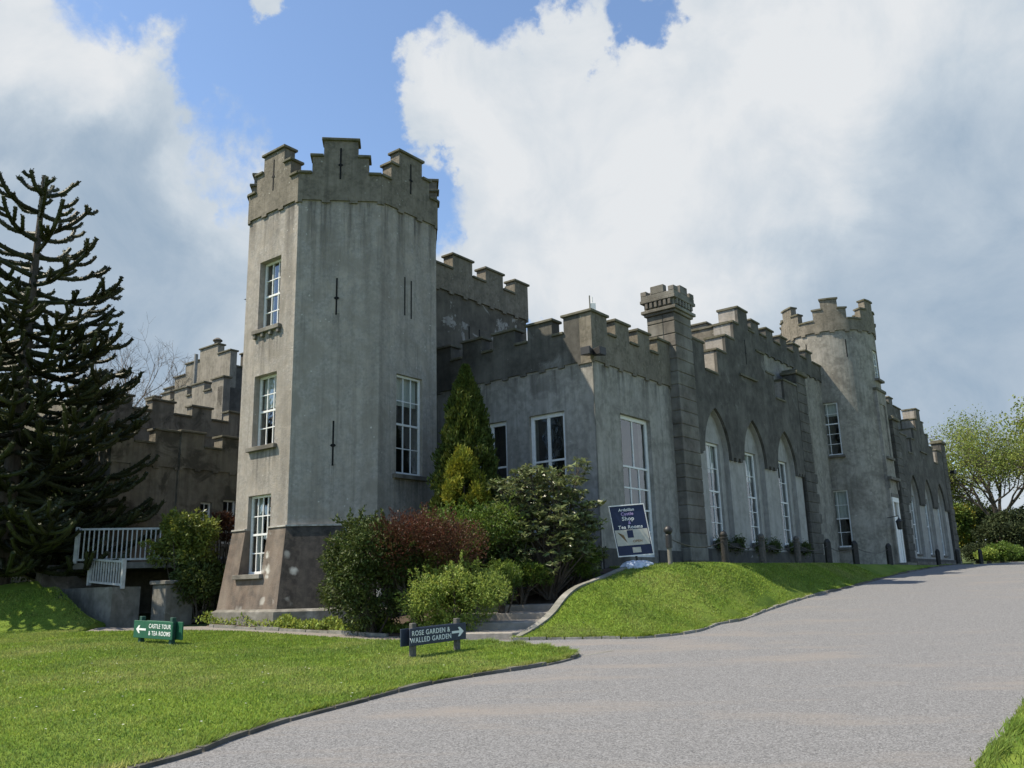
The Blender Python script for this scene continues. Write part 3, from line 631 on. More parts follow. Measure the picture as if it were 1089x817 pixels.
for i,pl in enumerate(pls):   # ledge on top of the plinth
    e=.05*math.tan(math.pi/8)
    if i==7:
        a,b,_,_=face_windows[7][2]
        pm.poly([pl(-e,.05,3.46),pl(a,.05,3.46),pl(a,-.1,3.46),pl(0,-.1,3.46)]); pm.poly([pl(b,.05,3.46),pl(S+e,.05,3.46),pl(S,-.1,3.46),pl(b,-.1,3.46)])
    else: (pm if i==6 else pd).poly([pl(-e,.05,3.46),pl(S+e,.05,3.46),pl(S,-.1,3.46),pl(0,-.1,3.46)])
pm.build('plinth',M['plinth'],tower); pd.build('plinth',M['plinth_black'],tower,label='near black side of the sloping plinth')  # brown on the two left faces, near black on all the others
for i,pl in enumerate(pls):
    e=.085*math.tan(math.pi/8)
    for a_,b_ in (((-e,face_windows[7][2][0]),(face_windows[7][2][1],S+e)) if i==7 else ((-e,S+e),)): q=MB(); pbox(q,pl,a_,b_,.003,.085,3.463,3.505); q.build('ledge',M['ledge'],tower)
fm=MB(); octring(fm,.3,rr(.55),1.18,rr(.5)); octring(fm,1.18,rr(.5),1.25,rr(.36)); fm.build('footing',M['concrete'],tower)
for i,pl in enumerate(pls):
    prof=[(-.02,.38,14.16),(.38,.72,14.74),(.72,S-.72,15.3),(S-.72,S-.38,14.74),(S-.38,S+.02,14.16)]
    battlement('parapet',pl,prof,ZT,-.34,.06,tower,M['parapet'],ends=(0,0),tabs=.82)
    if i in (7,0,1,2): slitpart(pl,S/2,14.0,15.05,.066,parent=tower)
slitpart(pls[0],1.2,9.65,10.8,.0,parent=tower); slitpart(pls[0],1.2,5.15,6.45,.0,parent=tower)
slitpart(pls[1],1.05,9.9,11.15,.0,ring=False,parent=tower); slitpart(pls[1],1.33,9.85,11.1,.0,ring=False,parent=tower)
om=MB(); om.poly([(*(ctr+(p-ctr)*.86),ZT+.3) for p,_ in oc]); om.build('roof',M['roof'],tower)
a,b,z0,z1=face_windows[7][0]; window(pls[7],a,b,z0,z1,-.2,3,2,blind=.0,brackets=True,curtain=True)
a,b,z0,z1=face_windows[7][1]; window(pls[7],a,b,z0,z1,-.2,3,2,blind=.45,brackets=False)
a,b,z0,z1=face_windows[7][2]; window(pls[7],a,b,z0,z1,-.12,4,2,sill_o=.36,sillw=.1,curtain=True)
a,b,z0,z1=face_windows[1][0]; window(pls[1],a,b,z0,z1,-.1,3,2,blind=.3,sill_o=.12)
rs_=random.Random(3)
for i in (7,0,1,2):
    for k in range(4):
        c_=.3+k*.62+rs_.uniform(-.15,.15); w_=rs_.uniform(.10,.26); stain(pls[i],c_-w_,c_+w_,ZT-rs_.uniform(1.0,3.2),ZT-.02,.0,tower)
for (i,a,b,z) in ((7,.62,1.92,9.35),(7,.62,1.95,5.74),(1,.6,1.95,4.82)): stain(pls[i],a,b,z-1.35,z,.003,tower)
for z in (9.65,5.15): stain(pls[0],1.08,1.32,z-1.2,z+.05,.003,tower)
# --- low corner block
F=Pl(P0,AL,1); B=Pl(P0,AB,-1)
fw0=(1.5,3.42,2.5,6.98)
wall('facade_wall',F,[[(.5,1.2),(fw0[0],1.2),(fw0[0],fw0[3]),(fw0[1],fw0[3]),(fw0[1],1.2),(5.05,1.2),(5.05,8.43),(.5,8.43)]],-.5,0,M['pale'],label='pale rendered wall of the corner block')
q=MB(); pbox(q,F,fw0[0],fw0[1],-.5,-.02,1.2,fw0[2]-.002); q.build('threshold',M['concrete'],castle)
bw=[(1.12,2.5,2.6,7.0),(3.42,4.8,2.6,7.0)]
wall('garden_wall',B,[rect(0,7.2,.6,8.43)]+[rect(*w_) for w_ in bw],-.5,0,M['pale'])
for a_,b_ in ((.06,1.497),(3.423,5.03)): q=MB(); pbox(q,F,a_,b_,.004,.05,1.2,2.72); q.build('wall_base',M['plinth_dark'],castle)
q=MB(); pbox(q,B,.0,7,.004,.05,.6,2.6); q.build('wall_base',M['plinth_dark'],castle)
battlement('parapet',F,merlons(-.06,5.05,[(-.06,.87),(1.38,2.24),(2.82,3.62),(4.18,5.05)],9.41,9.98),8.43,-.38,.06,castle,M['parapet'],ends=(1,0))
battlement('parapet',B,merlons(.38,7.2,[(.38,.98),(1.44,2.42),(2.95,3.87),(4.38,5.25),(5.8,6.7)],9.44,9.98),8.43,-.38,.055,castle,M['darkwall'],ends=(0,0))
window(F,*fw0[:2],fw0[2],fw0[3],-.14,[3,2],[4,1],rail=[5.33],fw_=.13,bar=.05,sill=False)
window(B,bw[0][0],bw[0][1],bw[0][2],bw[0][3],-.1,[2,2],[3,1],rail=[5.5],fw_=.13,bar=.11,sill=False)
window(B,bw[1][0],bw[1][1],bw[1][2],bw[1][3],-.1,[2,2],[3,1],rail=[5.5],fw_=.13,bar=.11,sill=False)
roofpoly('roof',[W(.1,.1),W(5,.1),W(5,7),W(.1,7)],8.9)
fwall=[o for o in kids(castle) if o.name.startswith('facade_wall')][0]; gwall=[o for o in kids(castle) if o.name.startswith('garden_wall')][0]
for k in range(6): c_=.7+k*.78+rs_.uniform(-.2,.2); w_=rs_.uniform(.12,.3); stain(F,c_-w_,c_+w_,8.35-rs_.uniform(.8,1.3),8.36,.003,fwall)
for k in range(5): c_=.5+k*.9+rs_.uniform(-.2,.2); w_=rs_.uniform(.12,.3); stain(B,c_-w_,c_+w_,8.35-rs_.uniform(.8,1.3),8.36,.003,gwall)
q=MB(); c=np.array(B(-.03,.03,0)); q.tube([(c[0],c[1],10.5),(c[0],c[1],2.3)],.022,6); q.build('lightning_conductor',M['concrete'],castle)
q=MB(); q.bx(P0[0]+.02,P0[0]+.2,P0[1]+.05,P0[1]+.25,10.05,10.28); q.tube([(P0[0]+.1,P0[1]+.1,10.27),(P0[0]+.1,P0[1]+.1,10.5)],.02,6); q.build('camera_box',M['white'],castle)
# --- tall block behind the corner block
BK=Pl(W(0,6.5),AL,1)
wall('rear_wall',BK,[rect(-3.2,5.36,1,12.37)],-.5,0,M['patchy'],label='high dark wall with patchy render rising behind the corner block')
wall('rear_side_wall',Pl(W(5.36,6.5),AB,1),[rect(.5,8,1,12.37)],-.5,0,M['tower'])
battlement('parapet',BK,merlons(-3.2,5.42,[(-3.2,-2.9),(-1.3,-.35),(.78,1.9),(2.7,3.78),(4.55,5.42)],13.27,13.86),12.37,-.38,.08,castle,M['parapet'],ends=(0,1))
battlement('parapet',Pl(W(5.42,6.5),AB,1),merlons(.38,8,[(.38,.7),(1.5,2.5),(3.3,4.3),(5.1,6.1),(7,8)],13.27,13.86),12.37,-.4,.0,castle,M['parapet'],ends=(0,1))
roofpoly('roof',[W(-3,6.7),W(5.2,6.7),W(5.2,14),W(-3,14)],12.9)
for s in (1.75,2.35): slitpart(BK,s,10.3,11.3,.004,ring=False)
# --- piers
def pier(u0,u1,zs,tall,zb=1.2):
    pj=.36 if tall else .05; mq=M['quoin'] if tall else M['darkwall']
    pl=Pl(W(0,0),AL,1); mb=MB(); z=zb; k=0; w=u1-u0; rng_=random.Random(int(u0*10))
    dep=.75 if tall else .62
    pbox(mb,pl,u0+.03,u1-.03,-dep-.0,pj-.03,zb,zs)
    core=mb.build('pier',mq,castle,label='tall turreted stone pier' if tall else None)
    q=MB(); z=1.9
    while z<zs-.1:
        h=min(.47,zs-z); ex=.0; 
        e0=e1=0
        if z<6.4: 
            if k%2: e1=.32
        pbox(q,pl,u0,u1,-.1,pj,z+.012,z+h-.012)
        if e1: pbox(q,pl,u1-.002,u1+e1,-.1,.035,z+.02,z+h-.02)
        if z>8: pbox(q,pl,u0,u1,-dep,-.1-.003,z+.012,z+h-.012)
        z+=h; k+=1
    q.build('quoin',mq,core,bevel=.02)
    c=MB()
    if tall:
        pbox(c,pl,u0-.07,u1+.07,-dep-.07,.43,zs,zs+.10); pbox(c,pl,u0-.15,u1+.15,-dep-.15,.51,zs+.101,zs+.22)
        pbox(c,pl,u0-.05,u1+.05,-dep-.05,.41,zs+.241,zs+.50)
        # row of small brackets
        n=6
        for i in range(n):
            s=u0-.02+(w+.04)*(i+.5)/n; pbox(c,pl,s-.06,s+.06,.412,.50,zs+.28,zs+.50); 
            o=-dep+(dep+.36)*(i+.5)/n; pbox(c,pl,u0-.14,u0-.052,o-.06,o+.06,zs+.28,zs+.50); pbox(c,pl,u1+.052,u1+.14,o-.06,o+.06,zs+.28,zs+.50)
        pbox(c,pl,u0-.16,u1+.16,-dep-.16,.52,zs+.501,zs+.62)
        t=zs+.621
        uc_=(u0+u1)/2; oc_=(.36-dep)/2; e=.13
        pbox(c,pl,u0-e,u1+e,-dep-e,.36+e,t,t+.16)
        for (a,b,h) in ((u0-e,u0+.2,.34),(uc_-.27,uc_+.27,.46),(u1-.2,u1+e,.34)):
            pbox(c,pl,a,b,.36+e-.24,.36+e,t+.161,t+h); pbox(c,pl,a,b,-dep-e,-dep-e+.24,t+.161,t+h)
        pbox(c,pl,u0-e,u0-e+.24,oc_-.27,oc_+.27,t+.161,t+.46); pbox(c,pl,u1+e-.24,u1+e,oc_-.27,oc_+.27,t+.161,t+.46)
        c.build('pier_cap',M['quoin'],core,bevel=.015)
    else:
        pbox(c,pl,u0-.08,u1+.08,-dep-.08,pj+.12,zs,zs+.16); pbox(c,pl,u0-.02,u1+.02,-dep,pj+.05,zs+.16,zs+.26); c.build('pier_cap',M['coping'],core,bevel=.03)
    return core
# --- gabled block with the three pointed arches (u centre uc); repeated beyond the round tower
def gable_block(uc,first):
    L0=uc-5.75; L1=uc+5.75
    F2=Pl(W(uc,0),AL,1)
    cs=(-3.48,.08,3.64) if first else (-3.6,0,3.6)
    AW=1.15; zt=8.22; zs=6.42
    st=[(.55,13.0),(1.12,12.22),(2.02,11.42),(2.95,10.64),(4.1,9.6)]
    prof=[(-5.75,-4.1,10.64),(-4.1,-2.95,9.6),(-2.95,-2.02,10.64),(-2.02,-1.1,11.42),(-1.1,-.5,12.22),(-.5,.5,13.0),(.5,1.1,12.22),(1.1,2.02,11.42),(2.02,2.95,10.64),(2.95,4.1,9.6),(4.1,5.75,10.64)]
    g=battlement('gable_wall',F2,prof,zs,-.10,.02,castle,M['darkwall'],arches=[(c,AW,zt) for c in cs],ends=(0,0),hcop=.085,ov=.05,label='dark stepped gable wall over the pointed arches' if first else 'dark stepped gable wall at the far end')
    # thick backing of the merlons (they are nearly a metre deep)
    mb=MB()
    body=[(-5.75,8.9),(5.75,8.9)]+top_profile([(a,b,z-.003) for a,b,z in prof])[::-1]
    slab(mb,F2,[body],-.85,-.102); mb.build('gable_backing',M['tower'],g)
    for i,(a_,b_,z) in enumerate(prof):
        cp=MB()
        lo=.05 if i>0 and prof[i-1][2]<z else -.003; hi=.05 if i<len(prof)-1 and prof[i+1][2]<z else -.003
        pbox(cp,F2,a_-lo,b_+hi,-.9,-.152,z-.006,z+.083); cp.build('coping',M['coping'],g)
    # return walls at the height of the third step
    mb=MB(); pbox(mb,F2,-1.06,-.9,-3.2,-.86,9,12.2); mb.build('roof_upstand',M['parapet'],g); mb=MB(); pbox(mb,F2,-1.12,-.84,-3.25,-.91,12.2,12.28); mb.build('coping',M['coping'],g)
    def arch(c,w,z0,zs_,zt_):
        Rr=(w*w+(zt_-zs_)**2)/(2*w); am=math.acos((Rr-w)/Rr); p=[(c-w,z0)]
        p+=[(c-w+Rr+Rr*math.cos(math.pi-am*i/12),zs_+Rr*math.sin(am*i/12)) for i in range(13)]
        p+=[(c+w-Rr+Rr*math.cos(am*(1-i/12)),zs_+Rr*math.sin(am*(1-i/12))) for i in range(1,13)]+[(c+w,z0)]
        return p
    wall('arcade_wall',F2,[rect(-5.6,5.6,1.6,8.9)]+[arch(c,AW-.03,2.95,zs,zt-.03) for c in cs],-.30,-.103,M['arch'])
    wd=[(c+.17-.58,c+.17+.58,3.18,6.90) for c in cs]
    wall('recess_wall',F2,[rect(-5.6,5.6,1.6,8.9)]+[rect(*w_) for w_ in wd],-.7,-.303,M['arch'])
    mb=MB(); pbox(mb,F2,-5.6,5.6,-.1,-.0,1.2,2.86); mb.build('wall_base',M['plinth_dark'],g)
    for k,w_ in enumerate(wd):
        window(F2,*w_,-.40,2,[3,2] if first else [2,2],rail=[5.05] if first else [5.05],fw_=.09,blind=(.3,.32,0)[k],sill_o=-.18,sillw=.05,parent=g if False else None)
    roofpoly('roof',[W(L0+.1,.6),W(L1-.1,.6),W(L1-.1,9),W(L0+.1,9)],9.0)
    slitpart(F2,0,10.6,11.7,.02,w=.07)
    mb=MB(); pbox(mb,F2,-.9,.9,.021,.11,9.98,10.06); mb.build('string_course',M['coping'],g)
    return g
gable_block(12.1,True); gable_block(41.6,False)
pier(5.03,6.35,11.15,True); pier(17.85,19.15,11.25,False); pier(34.5,35.8,11.35,False); pier(47.4,48.7,11.35,False)
# end wall of the far block
wall('end_wall',Pl(W(48.6,0),AB,1),[rect(.1,9,1.6,9.6)],-.4,0,M['darkwall'])
# --- upper main block
UM=Pl(W(0,.9),AL,1)
wall('main_wall',UM,[rect(13.1,40.5,1.2,12.17)],-.5,0,M['tower_damp'],label='main wall set back behind the gables')
um=[(15.1,16.0),(16.87,17.75),(18.63,19.55),(20.4,21.3),(22.2,23.1)]+[(30.6,31.5),(32.4,33.3),(34.2,35.1),(36,36.9),(37.8,38.7)]
battlement('parapet',UM,merlons(13.1,40.5,um,12.98,13.45),12.17,-.38,.07,castle,M['darkwall'],ends=(1,1))
wall('main_side_wall',Pl(W(13.1,.9),AB,-1),[rect(.5,9,8.5,12.17)],-.4,0,M['tower'])
battlement('parapet',Pl(W(13.1,.9),AB,-1),merlons(.38,9,[(1.2,2.1),(3,3.9),(4.8,5.7),(6.6,7.5)],12.6,13.1),12.17,-.38,.05,castle,M['parapet'],ends=(0,1))
roofpoly('roof',[W(13.2,1),W(40.4,1),W(40.4,10),W(13.2,10)],12.5)
# --- round entrance tower
RC=W(26.85,.98); RR=2.46; ZR=14.93
def round_tower():
    nn=72; holes=[]
    def ang(px,py): # angle on the cylinder hit by pixel
        d=ray(px,py); dd=d[:2]; f=-RC; A=dd@dd; Bq=2*f@dd; C_=f@f-RR*RR; k=(-Bq-math.sqrt(max(0,Bq*Bq-4*A*C_)))/(2*A); q=k*dd-RC; return math.atan2(q[1],q[0])
    fa=math.atan2(-Vv[1],-Vv[0])   # facing out from the facade
    w1=ang(893,550); w2=ang(880,455)
    wa=(w1+w2)/2; hw=.58/RR
    fh=.42/RR
    wins=[(wa-hw,wa+hw,3.3,6.25),(wa-hw,wa+hw,8.1,10.95),(fa-fh,fa+fh,12.3,13.95)]
    mb=MB(); angs=sorted(set([2*math.pi*i/nn-math.pi for i in range(nn)]+[wa-hw,wa+hw,fa-fh,fa+fh]))
    zs=sorted(set([1.2,3.3,6.25,8.1,10.95,12.3,13.95,ZR])); n=len(angs)
    for i in range(n):
        a0=angs[i]; a1=angs[(i+1)%n]+(2*math.pi if i==n-1 else 0)
        for z0,z1 in zip(zs[:-1],zs[1:]):
            hole=any(a0>=w[0]-1e-6 and a1<=w[1]+1e-6 and z0>=w[2]-1e-6 and z1<=w[3]+1e-6 for w in wins)
            if hole: continue
            P_=lambda a,r,z:(RC[0]+r*math.cos(a),RC[1]+r*math.sin(a),z)
            mb.poly([P_(a0,RR,z0),P_(a1,RR,z0),P_(a1,RR,z1),P_(a0,RR,z1)]); 
    for (a0,a1,z0,z1) in wins:
        P_=lambda a,r,z:(RC[0]+r*math.cos(a),RC[1]+r*math.sin(a),z)
        for a in (a0,a1): mb.poly([P_(a,RR,z0),P_(a,RR-.4,z0),P_(a,RR-.4,z1),P_(a,RR,z1)])
        for z in (z0,z1): mb.poly([P_(a0,RR,z),P_(a1,RR,z),P_(a1,RR-.4,z),P_(a0,RR-.4,z)])
    t=mb.build('round_tower',M['tower_damp'],castle,label='round tower with the white entrance door')
    # parapet ring with stepped merlons
    mb=MB(); ro,ri=RR+.08,RR-.3; per=2*math.pi/6; ph=ang(882,330)
    def level(a):
        x=abs((a-ph+per/2)%per-per/2)*RR
        return 16.7 if x<.42 else (16.15 if x<.86 else 15.55)
    M_=180; la=[level(2*math.pi*(i+.5)/M_) for i in range(M_)]
    def cell(mb,a0,a1,r0,r1,z0,z1):
        mb.hexa([(RC[0]+r*math.cos(a),RC[1]+r*math.sin(a),z) for z in (z0,z1) for (r,a) in ((r1,a0),(r1,a1),(r0,a1),(r0,a0))])
    i=0; 
    while la[i-1]==la[i]: i+=1
    i0=i; k=0
    while k<M_:
        j=k; z=la[(i0+k)%M_]
        while j<M_ and la[(i0+j)%M_]==z: j+=1
        cp=MB()
        for q in range(k,j):
            a0=2*math.pi*(i0+q)/M_; a1=2*math.pi*(i0+q+1)/M_; tab=.1 if (i0+q)%9<3 else 0
            cell(mb,a0,a1,ri,ro,ZR-tab,z); 
            e0=.022 if q==k and z>15.7 else 0; e1=.022 if q==j-1 and z>15.7 else 0
            cell(cp,a0-e0,a1+e1,ri-.06,ro+.06,z-.003,z+.085)
        cp.build('coping',M['coping'],t); k=j
    mb.build('parapet',M['parapet'],t)
    r=MB(); r.poly([(RC[0]+2.3*math.cos(2*math.pi*i/32),RC[1]+2.3*math.sin(2*math.pi*i/32),15.3) for i in range(32)]); r.build('roof',M['roof'],t)
    BY=None
    for a in (ang(858,375),ang(900,370)):
        pl=Pl(RC+RR*np.array([math.cos(a),math.sin(a)]),0,1); pl.D=np.array([-math.sin(a),math.cos(a)]); pl.N=np.array([math.cos(a),math.sin(a)]); slitpart(pl,0,13.4,14.4,.01,ring=False,parent=t)
    # windows in the curved wall
    pl=Pl(RC+(RR-.12)*np.array([math.cos(wa),math.sin(wa)]),0,1); pl.D=np.array([-math.sin(wa),math.cos(wa)]); pl.N=np.array([math.cos(wa),math.sin(wa)])
    window(pl,-.56,.56,3.3,6.25,0,2,2,blind=.5,sill_o=.26); window(pl,-.56,.56,8.1,10.95,0,2,[3,2],rail=[9.8],sill_o=.26,blind=.25)
    # flat bay with the door, facing away from the facade
    BY=Pl(RC-(-Vv)*0+(-Vv)*(RR),AL,1)
    q=MB(); hb=.80
    slab(q,BY,[rect(-hb,hb,1.6,11.6),rect(-.55,.55,2.45,5.85),rect(-.5,.5,8.0,10.9)],-.5,.03); bay=q.build('entrance_bay',M['tower_damp'],t)
    q=MB(); pbox(q,BY,-hb-.06,hb+.06,-.3,.09,11.6,11.75); q.build('string_course',M['coping'],t)
    q=MB(); pbox(q,BY,-.55,-.38,-.1,.06,2.45,5.6); pbox(q,BY,.38,.55,-.1,.06,2.45,5.6); pbox(q,BY,-.6,.6,-.1,.08,5.6,5.85)
    d=q.build('door',M['white'],castle)
    q=MB(); pbox(q,BY,-.38,.38,-.06,.0,2.45,4.85); pbox(q,BY,-.32,-.05,.0,.02,2.6,3.5); pbox(q,BY,.05,.32,.0,.02,2.6,3.5); pbox(q,BY,-.32,-.05,.0,.02,3.7,4.6); pbox(q,BY,.05,.32,.0,.02,3.7,4.6); q.build('door_leaf',M['white'],d)
    q=MB(); q.poly([BY(-.38,-.04,4.9),BY(.38,-.04,4.9),BY(.38,-.04,5.6),BY(-.38,-.04,5.6)]); q.build('fanlight',M['glass'],d)
    q=MB(); pbox(q,BY,-.9,.9,.02,.24,6.75,6.9); pbox(q,BY,-.86,-.74,.02,.12,6.3,6.75); pbox(q,BY,.74,.86,.02,.12,6.3,6.75); pbox(q,BY,-.62,.62,.032,.10,5.86,6.05); q.build('door_hood',M['quoin'],d)
    q=MB(); pbox(q,BY,-1.1,1.1,.06,.9,1.9,2.3); pbox(q,BY,-.9,.9,.05,.5,2.3,2.45); q.build('door_step',M['quoin'],d)
    window(BY,-.5,.5,8.0,10.9,-.05,2,2,sill_o=.16,blind=.5); window(Pl(RC+(-Vv)*(RR-.1),AL,1),-.42,.42,12.3,13.95,0,2,2,sill_o=.26,blind=.5)
    mb=MB()
    return t,BY
rtower,BY=round_tower()
# --- brown wing to the left, and the keep behind it
Q1=atY(190,500,32)[:2]; W1=Pl(Q1,AL,1)
wh=[(.92,1.42,3.95,5.15),(1.9,2.5,3.6,5.3)]
wall('wing_wall',W1,[rect(-2.6,-.07,.5,6.35),],-.5,0,M['wing'],label='brown wing wall behind the white railing')
wall('wing_wall',Pl(Q1,AL,1),[rect(-.07,6,.5,6.36)]+[rect(*w_) for w_ in wh],-.35,.12,M['wing'])
battlement('parapet',W1,merlons(-2.66,-.07,[(-2.66,-1.86),(-1.05,-.07)],7.15,7.68),6.35,-.38,.06,castle,M['wing'],ends=(1,0))
battlement('parapet',W1,merlons(-.07,6,[(-.07,.88),(1.68,2.6),(3.4,4.3),(5.1,6)],7.2,7.72),6.36,-.38,.18,castle,M['wing'],ends=(1,0))
wl=Pl(W1(-2.66,0,0),AB,-1); wall('wing_side_wall',wl,[rect(.5,14,.5,6.35)],-.5,0,M['wing']); battlement('parapet',wl,merlons(.38,14,[(.38,.7),(1.5,2.4),(3.2,4.1),(4.9,5.8),(6.6,7.5)],7.15,7.68),6.35,-.38,.05,castle,M['wing'],ends=(0,1))
for w_ in wh: window(Pl(Q1,AL,1),*w_,.0,2,2,sill_o=.2)
roofpoly('roof',[W1(-2.5,-.1,0)[:2],W1(6,-.1,0)[:2],W1(6,-13,0)[:2],W1(-2.5,-13,0)[:2]],6.9)
Q2=atY(190,430,35)[:2]; W2=Pl(Q2,AL,1)
wall('upper_wing_wall',W2,[rect(-4.3,7,6,8.3)],-.4,0,M['wing'])
battlement('parapet',W2,merlons(-4.3,7,[(-4.3,-3.3),(-2.9,-2.0),(-1.17,-.2),(.62,1.55),(2.4,3.3),(4.2,5.1)],9.02,9.5),8.3,-.38,.03,castle,M['wing'],tabs=0,ends=(1,0))
wall('upper_wing_side_wall',Pl(W2(-4.3,0,0),AB,-1),[rect(.4,9,6,9.1)],-.4,0,M['wing'])
roofpoly('roof',[W2(-4.2,-.1,0)[:2],W2(7,-.1,0)[:2],W2(7,-9,0)[:2],W2(-4.2,-9,0)[:2]],8.8)
Q3=atY(237,420,40)[:2]; K1=Pl(Q3,AB,-1)
ml=[(.0,.95),(1.65,2.68),(3.1,4.25),(4.6,5.4)]
wall('keep_lower_wall',K1,[rect(0,9,7,10.4)],-.4,0,M['keep'],label='sunlit wall of the inner keep')
battlement('parapet',K1,merlons(0,9,[(0,.97),(1.65,2.72),(3.15,4.3),(4.7,5.5),(6.2,7.1)],11.45,11.93),10.4,-.38,.0,castle,M['keep'],tabs=0,ends=(1,1))
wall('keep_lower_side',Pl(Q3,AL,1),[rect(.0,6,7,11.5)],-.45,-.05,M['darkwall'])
Q4=atY(244,400,44)[:2]; K2=Pl(Q4,AB,-1)
battlement('keep_gable',K2,[(0,1.22,14.42),(1.22,2.93,15.0),(2.93,4.28,14.4),(4.28,5.36,13.8),(5.36,6.4,13.3),(6.4,7.4,12.6),(7.4,12,12.0)],8,-.4,0,castle,M['keep'],tabs=0,ends=(1,1))
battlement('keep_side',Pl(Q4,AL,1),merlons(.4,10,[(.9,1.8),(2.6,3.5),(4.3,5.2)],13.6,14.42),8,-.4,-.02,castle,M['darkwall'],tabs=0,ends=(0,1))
q=MB(); c=K1(4.0,-.9,0); q.tube([(c[0],c[1],11),(c[0],c[1],14.0)],.1,8); q.build('flue_pipe',M['pale'],castle)
q=MB(); c=K2(1.6,-.2,15.05); q.lathe(c,[(.18,0),(.18,.22),(.26,.24),(.26,.3),(.1,.42)],12); q.build('chimney_pot',M['quoin'],castle)
q=MB(); c=W2(.2,.0,0); 
# ------------------------------------------------------------------ things fixed to or beside the castle
def floodlight(loc,ang,label):
    r=empty('floodlight',loc,label,'floodlight','twin floodlights at the castle corners'); mb=MB()
    L_=np.array(loc)
    mb.bx(L_[0]-.05,L_[0]+.05,L_[1]-.05,L_[1]+.05,L_[2]-.16,L_[2]-.02); mb.build('bracket',M['concrete'],r)
    for a in (ang-R_(42),ang+R_(42)):
        d=np.array([math.sin(a),math.cos(a)]); n=np.array([d[1],-d[0]]); h=MB(); f=lambda x,y,z:(L_[0]+d[0]*x+n[0]*y,L_[1]+d[1]*x+n[1]*y,L_[2]+z)
        h.hexa([f(.04,-.1,-.08),f(.42,-.17,-.13),f(.42,.17,-.13),f(.04,.1,-.08),f(.04,-.1,.08),f(.42,-.17,.13),f(.42,.17,.13),f(.04,.1,.08)])
        k=h.build('lamp_head',M['iron'],r,bevel=.012); 
        g=MB(); g.poly([f(.423,-.15,-.11),f(.423,.15,-.11),f(.423,.15,.11),f(.423,-.15,.11)]); g.build('lens',M['iron'],k)
c=B(-.02,.0,0); floodlight((c[0]-.02,c[1]-.05,8.62),AL+R_(90)+R_(45),'black twin floodlight on the front corner of the low castle block')
e=F(48.75,.1,0); floodlight((e[0]+.05,e[1],9.3),AL+R_(90)-R_(20),'small black floodlight high on the far end of the castle')
def lantern():
    c=np.array(BY(-1.25,.42,4.35)); r=empty('wall_lantern',c,'black hanging lantern on the round tower left of the white door','lantern'); mb=MB()
    q=np.array(BY(-1.0,-.2,4.75)); mb.tube([q,(c[0],c[1],4.8),(c[0],c[1],4.62)],.02,6); mb.build('bracket',M['iron'],r)
    b=MB(); b.lathe((c[0],c[1],c[2]-.25),[(.08,0),(.13,.05),(.17,.4),(.19,.42),(.06,.55),(.03,.62)],8); k=b.build('lantern_body',M['iron'],r)
lantern()
def bollard(px,base_u,v,kind,label):
    p=W(base_u,v); z=h1(p[0],p[1],True)+.03; r=empty('bollard',(p[0],p[1],z),label,'bollard','bollards along the terrace'); mb=MB()
    if kind=='ball':
        mb.lathe((p[0],p[1],z),[(.06,-.1),(.06,.42)],12); mb.build('lower_post',M['concrete'],r)
        m2=MB(); m2.lathe((p[0],p[1],z+.42),[(.085,0),(.085,.33),(.06,.36)],12); m2.build('sleeve',M['iron'],r)
        m3=MB(); m3.lathe((p[0],p[1],z+.76),[(.03,0),(.07,.02),(.105,.07),(.12,.12),(.105,.17),(.07,.215),(.02,.235)],14); m3.build('ball_top',M['iron'],r,smooth=True)
    elif kind in('round','black'):
        pm_=M['post'] if kind=='round' else M['wood_black']
        mb.lathe((p[0],p[1],z),[(.11,-.1),(.105,.72),(.12,.74),(.12,.78),(.07,.80)],14); mb.build('post',pm_,r)
        m3=MB(); m3.lathe((p[0],p[1],z+.78),[(.06,0),(.10,.04),(.105,.09),(.08,.15),(.03,.18)],14); m3.build('finial',pm_,r,smooth=True)
    else:
        w=.10; mb.bx(p[0]-w,p[0]+w,p[1]-w,p[1]+w,z-.1,z+.82); mb.build('post',M['wood_black'],r,bevel=.012)
        m3=MB(); m3.hexa([(p[0]-w*.9,p[1]-w*.9,z+.82),(p[0]+w*.9,p[1]-w*.9,z+.82),(p[0]+w*.9,p[1]+w*.9,z+.82),(p[0]-w*.9,p[1]+w*.9,z+.82),(p[0]-.04,p[1]-.04,z+.93),(p[0]+.04,p[1]-.04,z+.93),(p[0]+.04,p[1]+.04,z+.93),(p[0]-.04,p[1]+.04,z+.93)]); m3.build('cap',M['wood_black'],r)
    return (p[0],p[1],z)
BL=[(-1.1,-2.8,'ball','black bollard with a ball top, nearest the blue banner sign'),(2.3,-2.8,'black','black round bollard below the first arched window'),(5.1,-2.8,'round','brown round bollard below the second arched window'),(8.2,-2.8,'round','brown round bollard below the third arched window'),
    (11.4,-2.8,'square','square black bollard left of the lower window of the round tower'),(14.7,-2.8,'square','square black bollard right of the lower window of the round tower'),(19.6,-2.8,'square','square black bollard standing before the white tower door'),(34.9,-1.5,'square','small black bollard between the first two far arches'),(40.3,-1.5,'square','small black bollard by the last far arch'),(45,-2.0,'square','small black bollard just beyond the far corner of the castle')]
bpos=[bollard(0,*b) for b in BL]
CL=['thin dark chain hanging from the ball topped bollard to the next one','thin dark chain below the first and second arched windows','thin dark chain below the second and third arched windows','thin dark chain between brown round and square black bollards','thin dark chain below the lower window of the round tower','thin dark chain running up to the bollard at the white door']
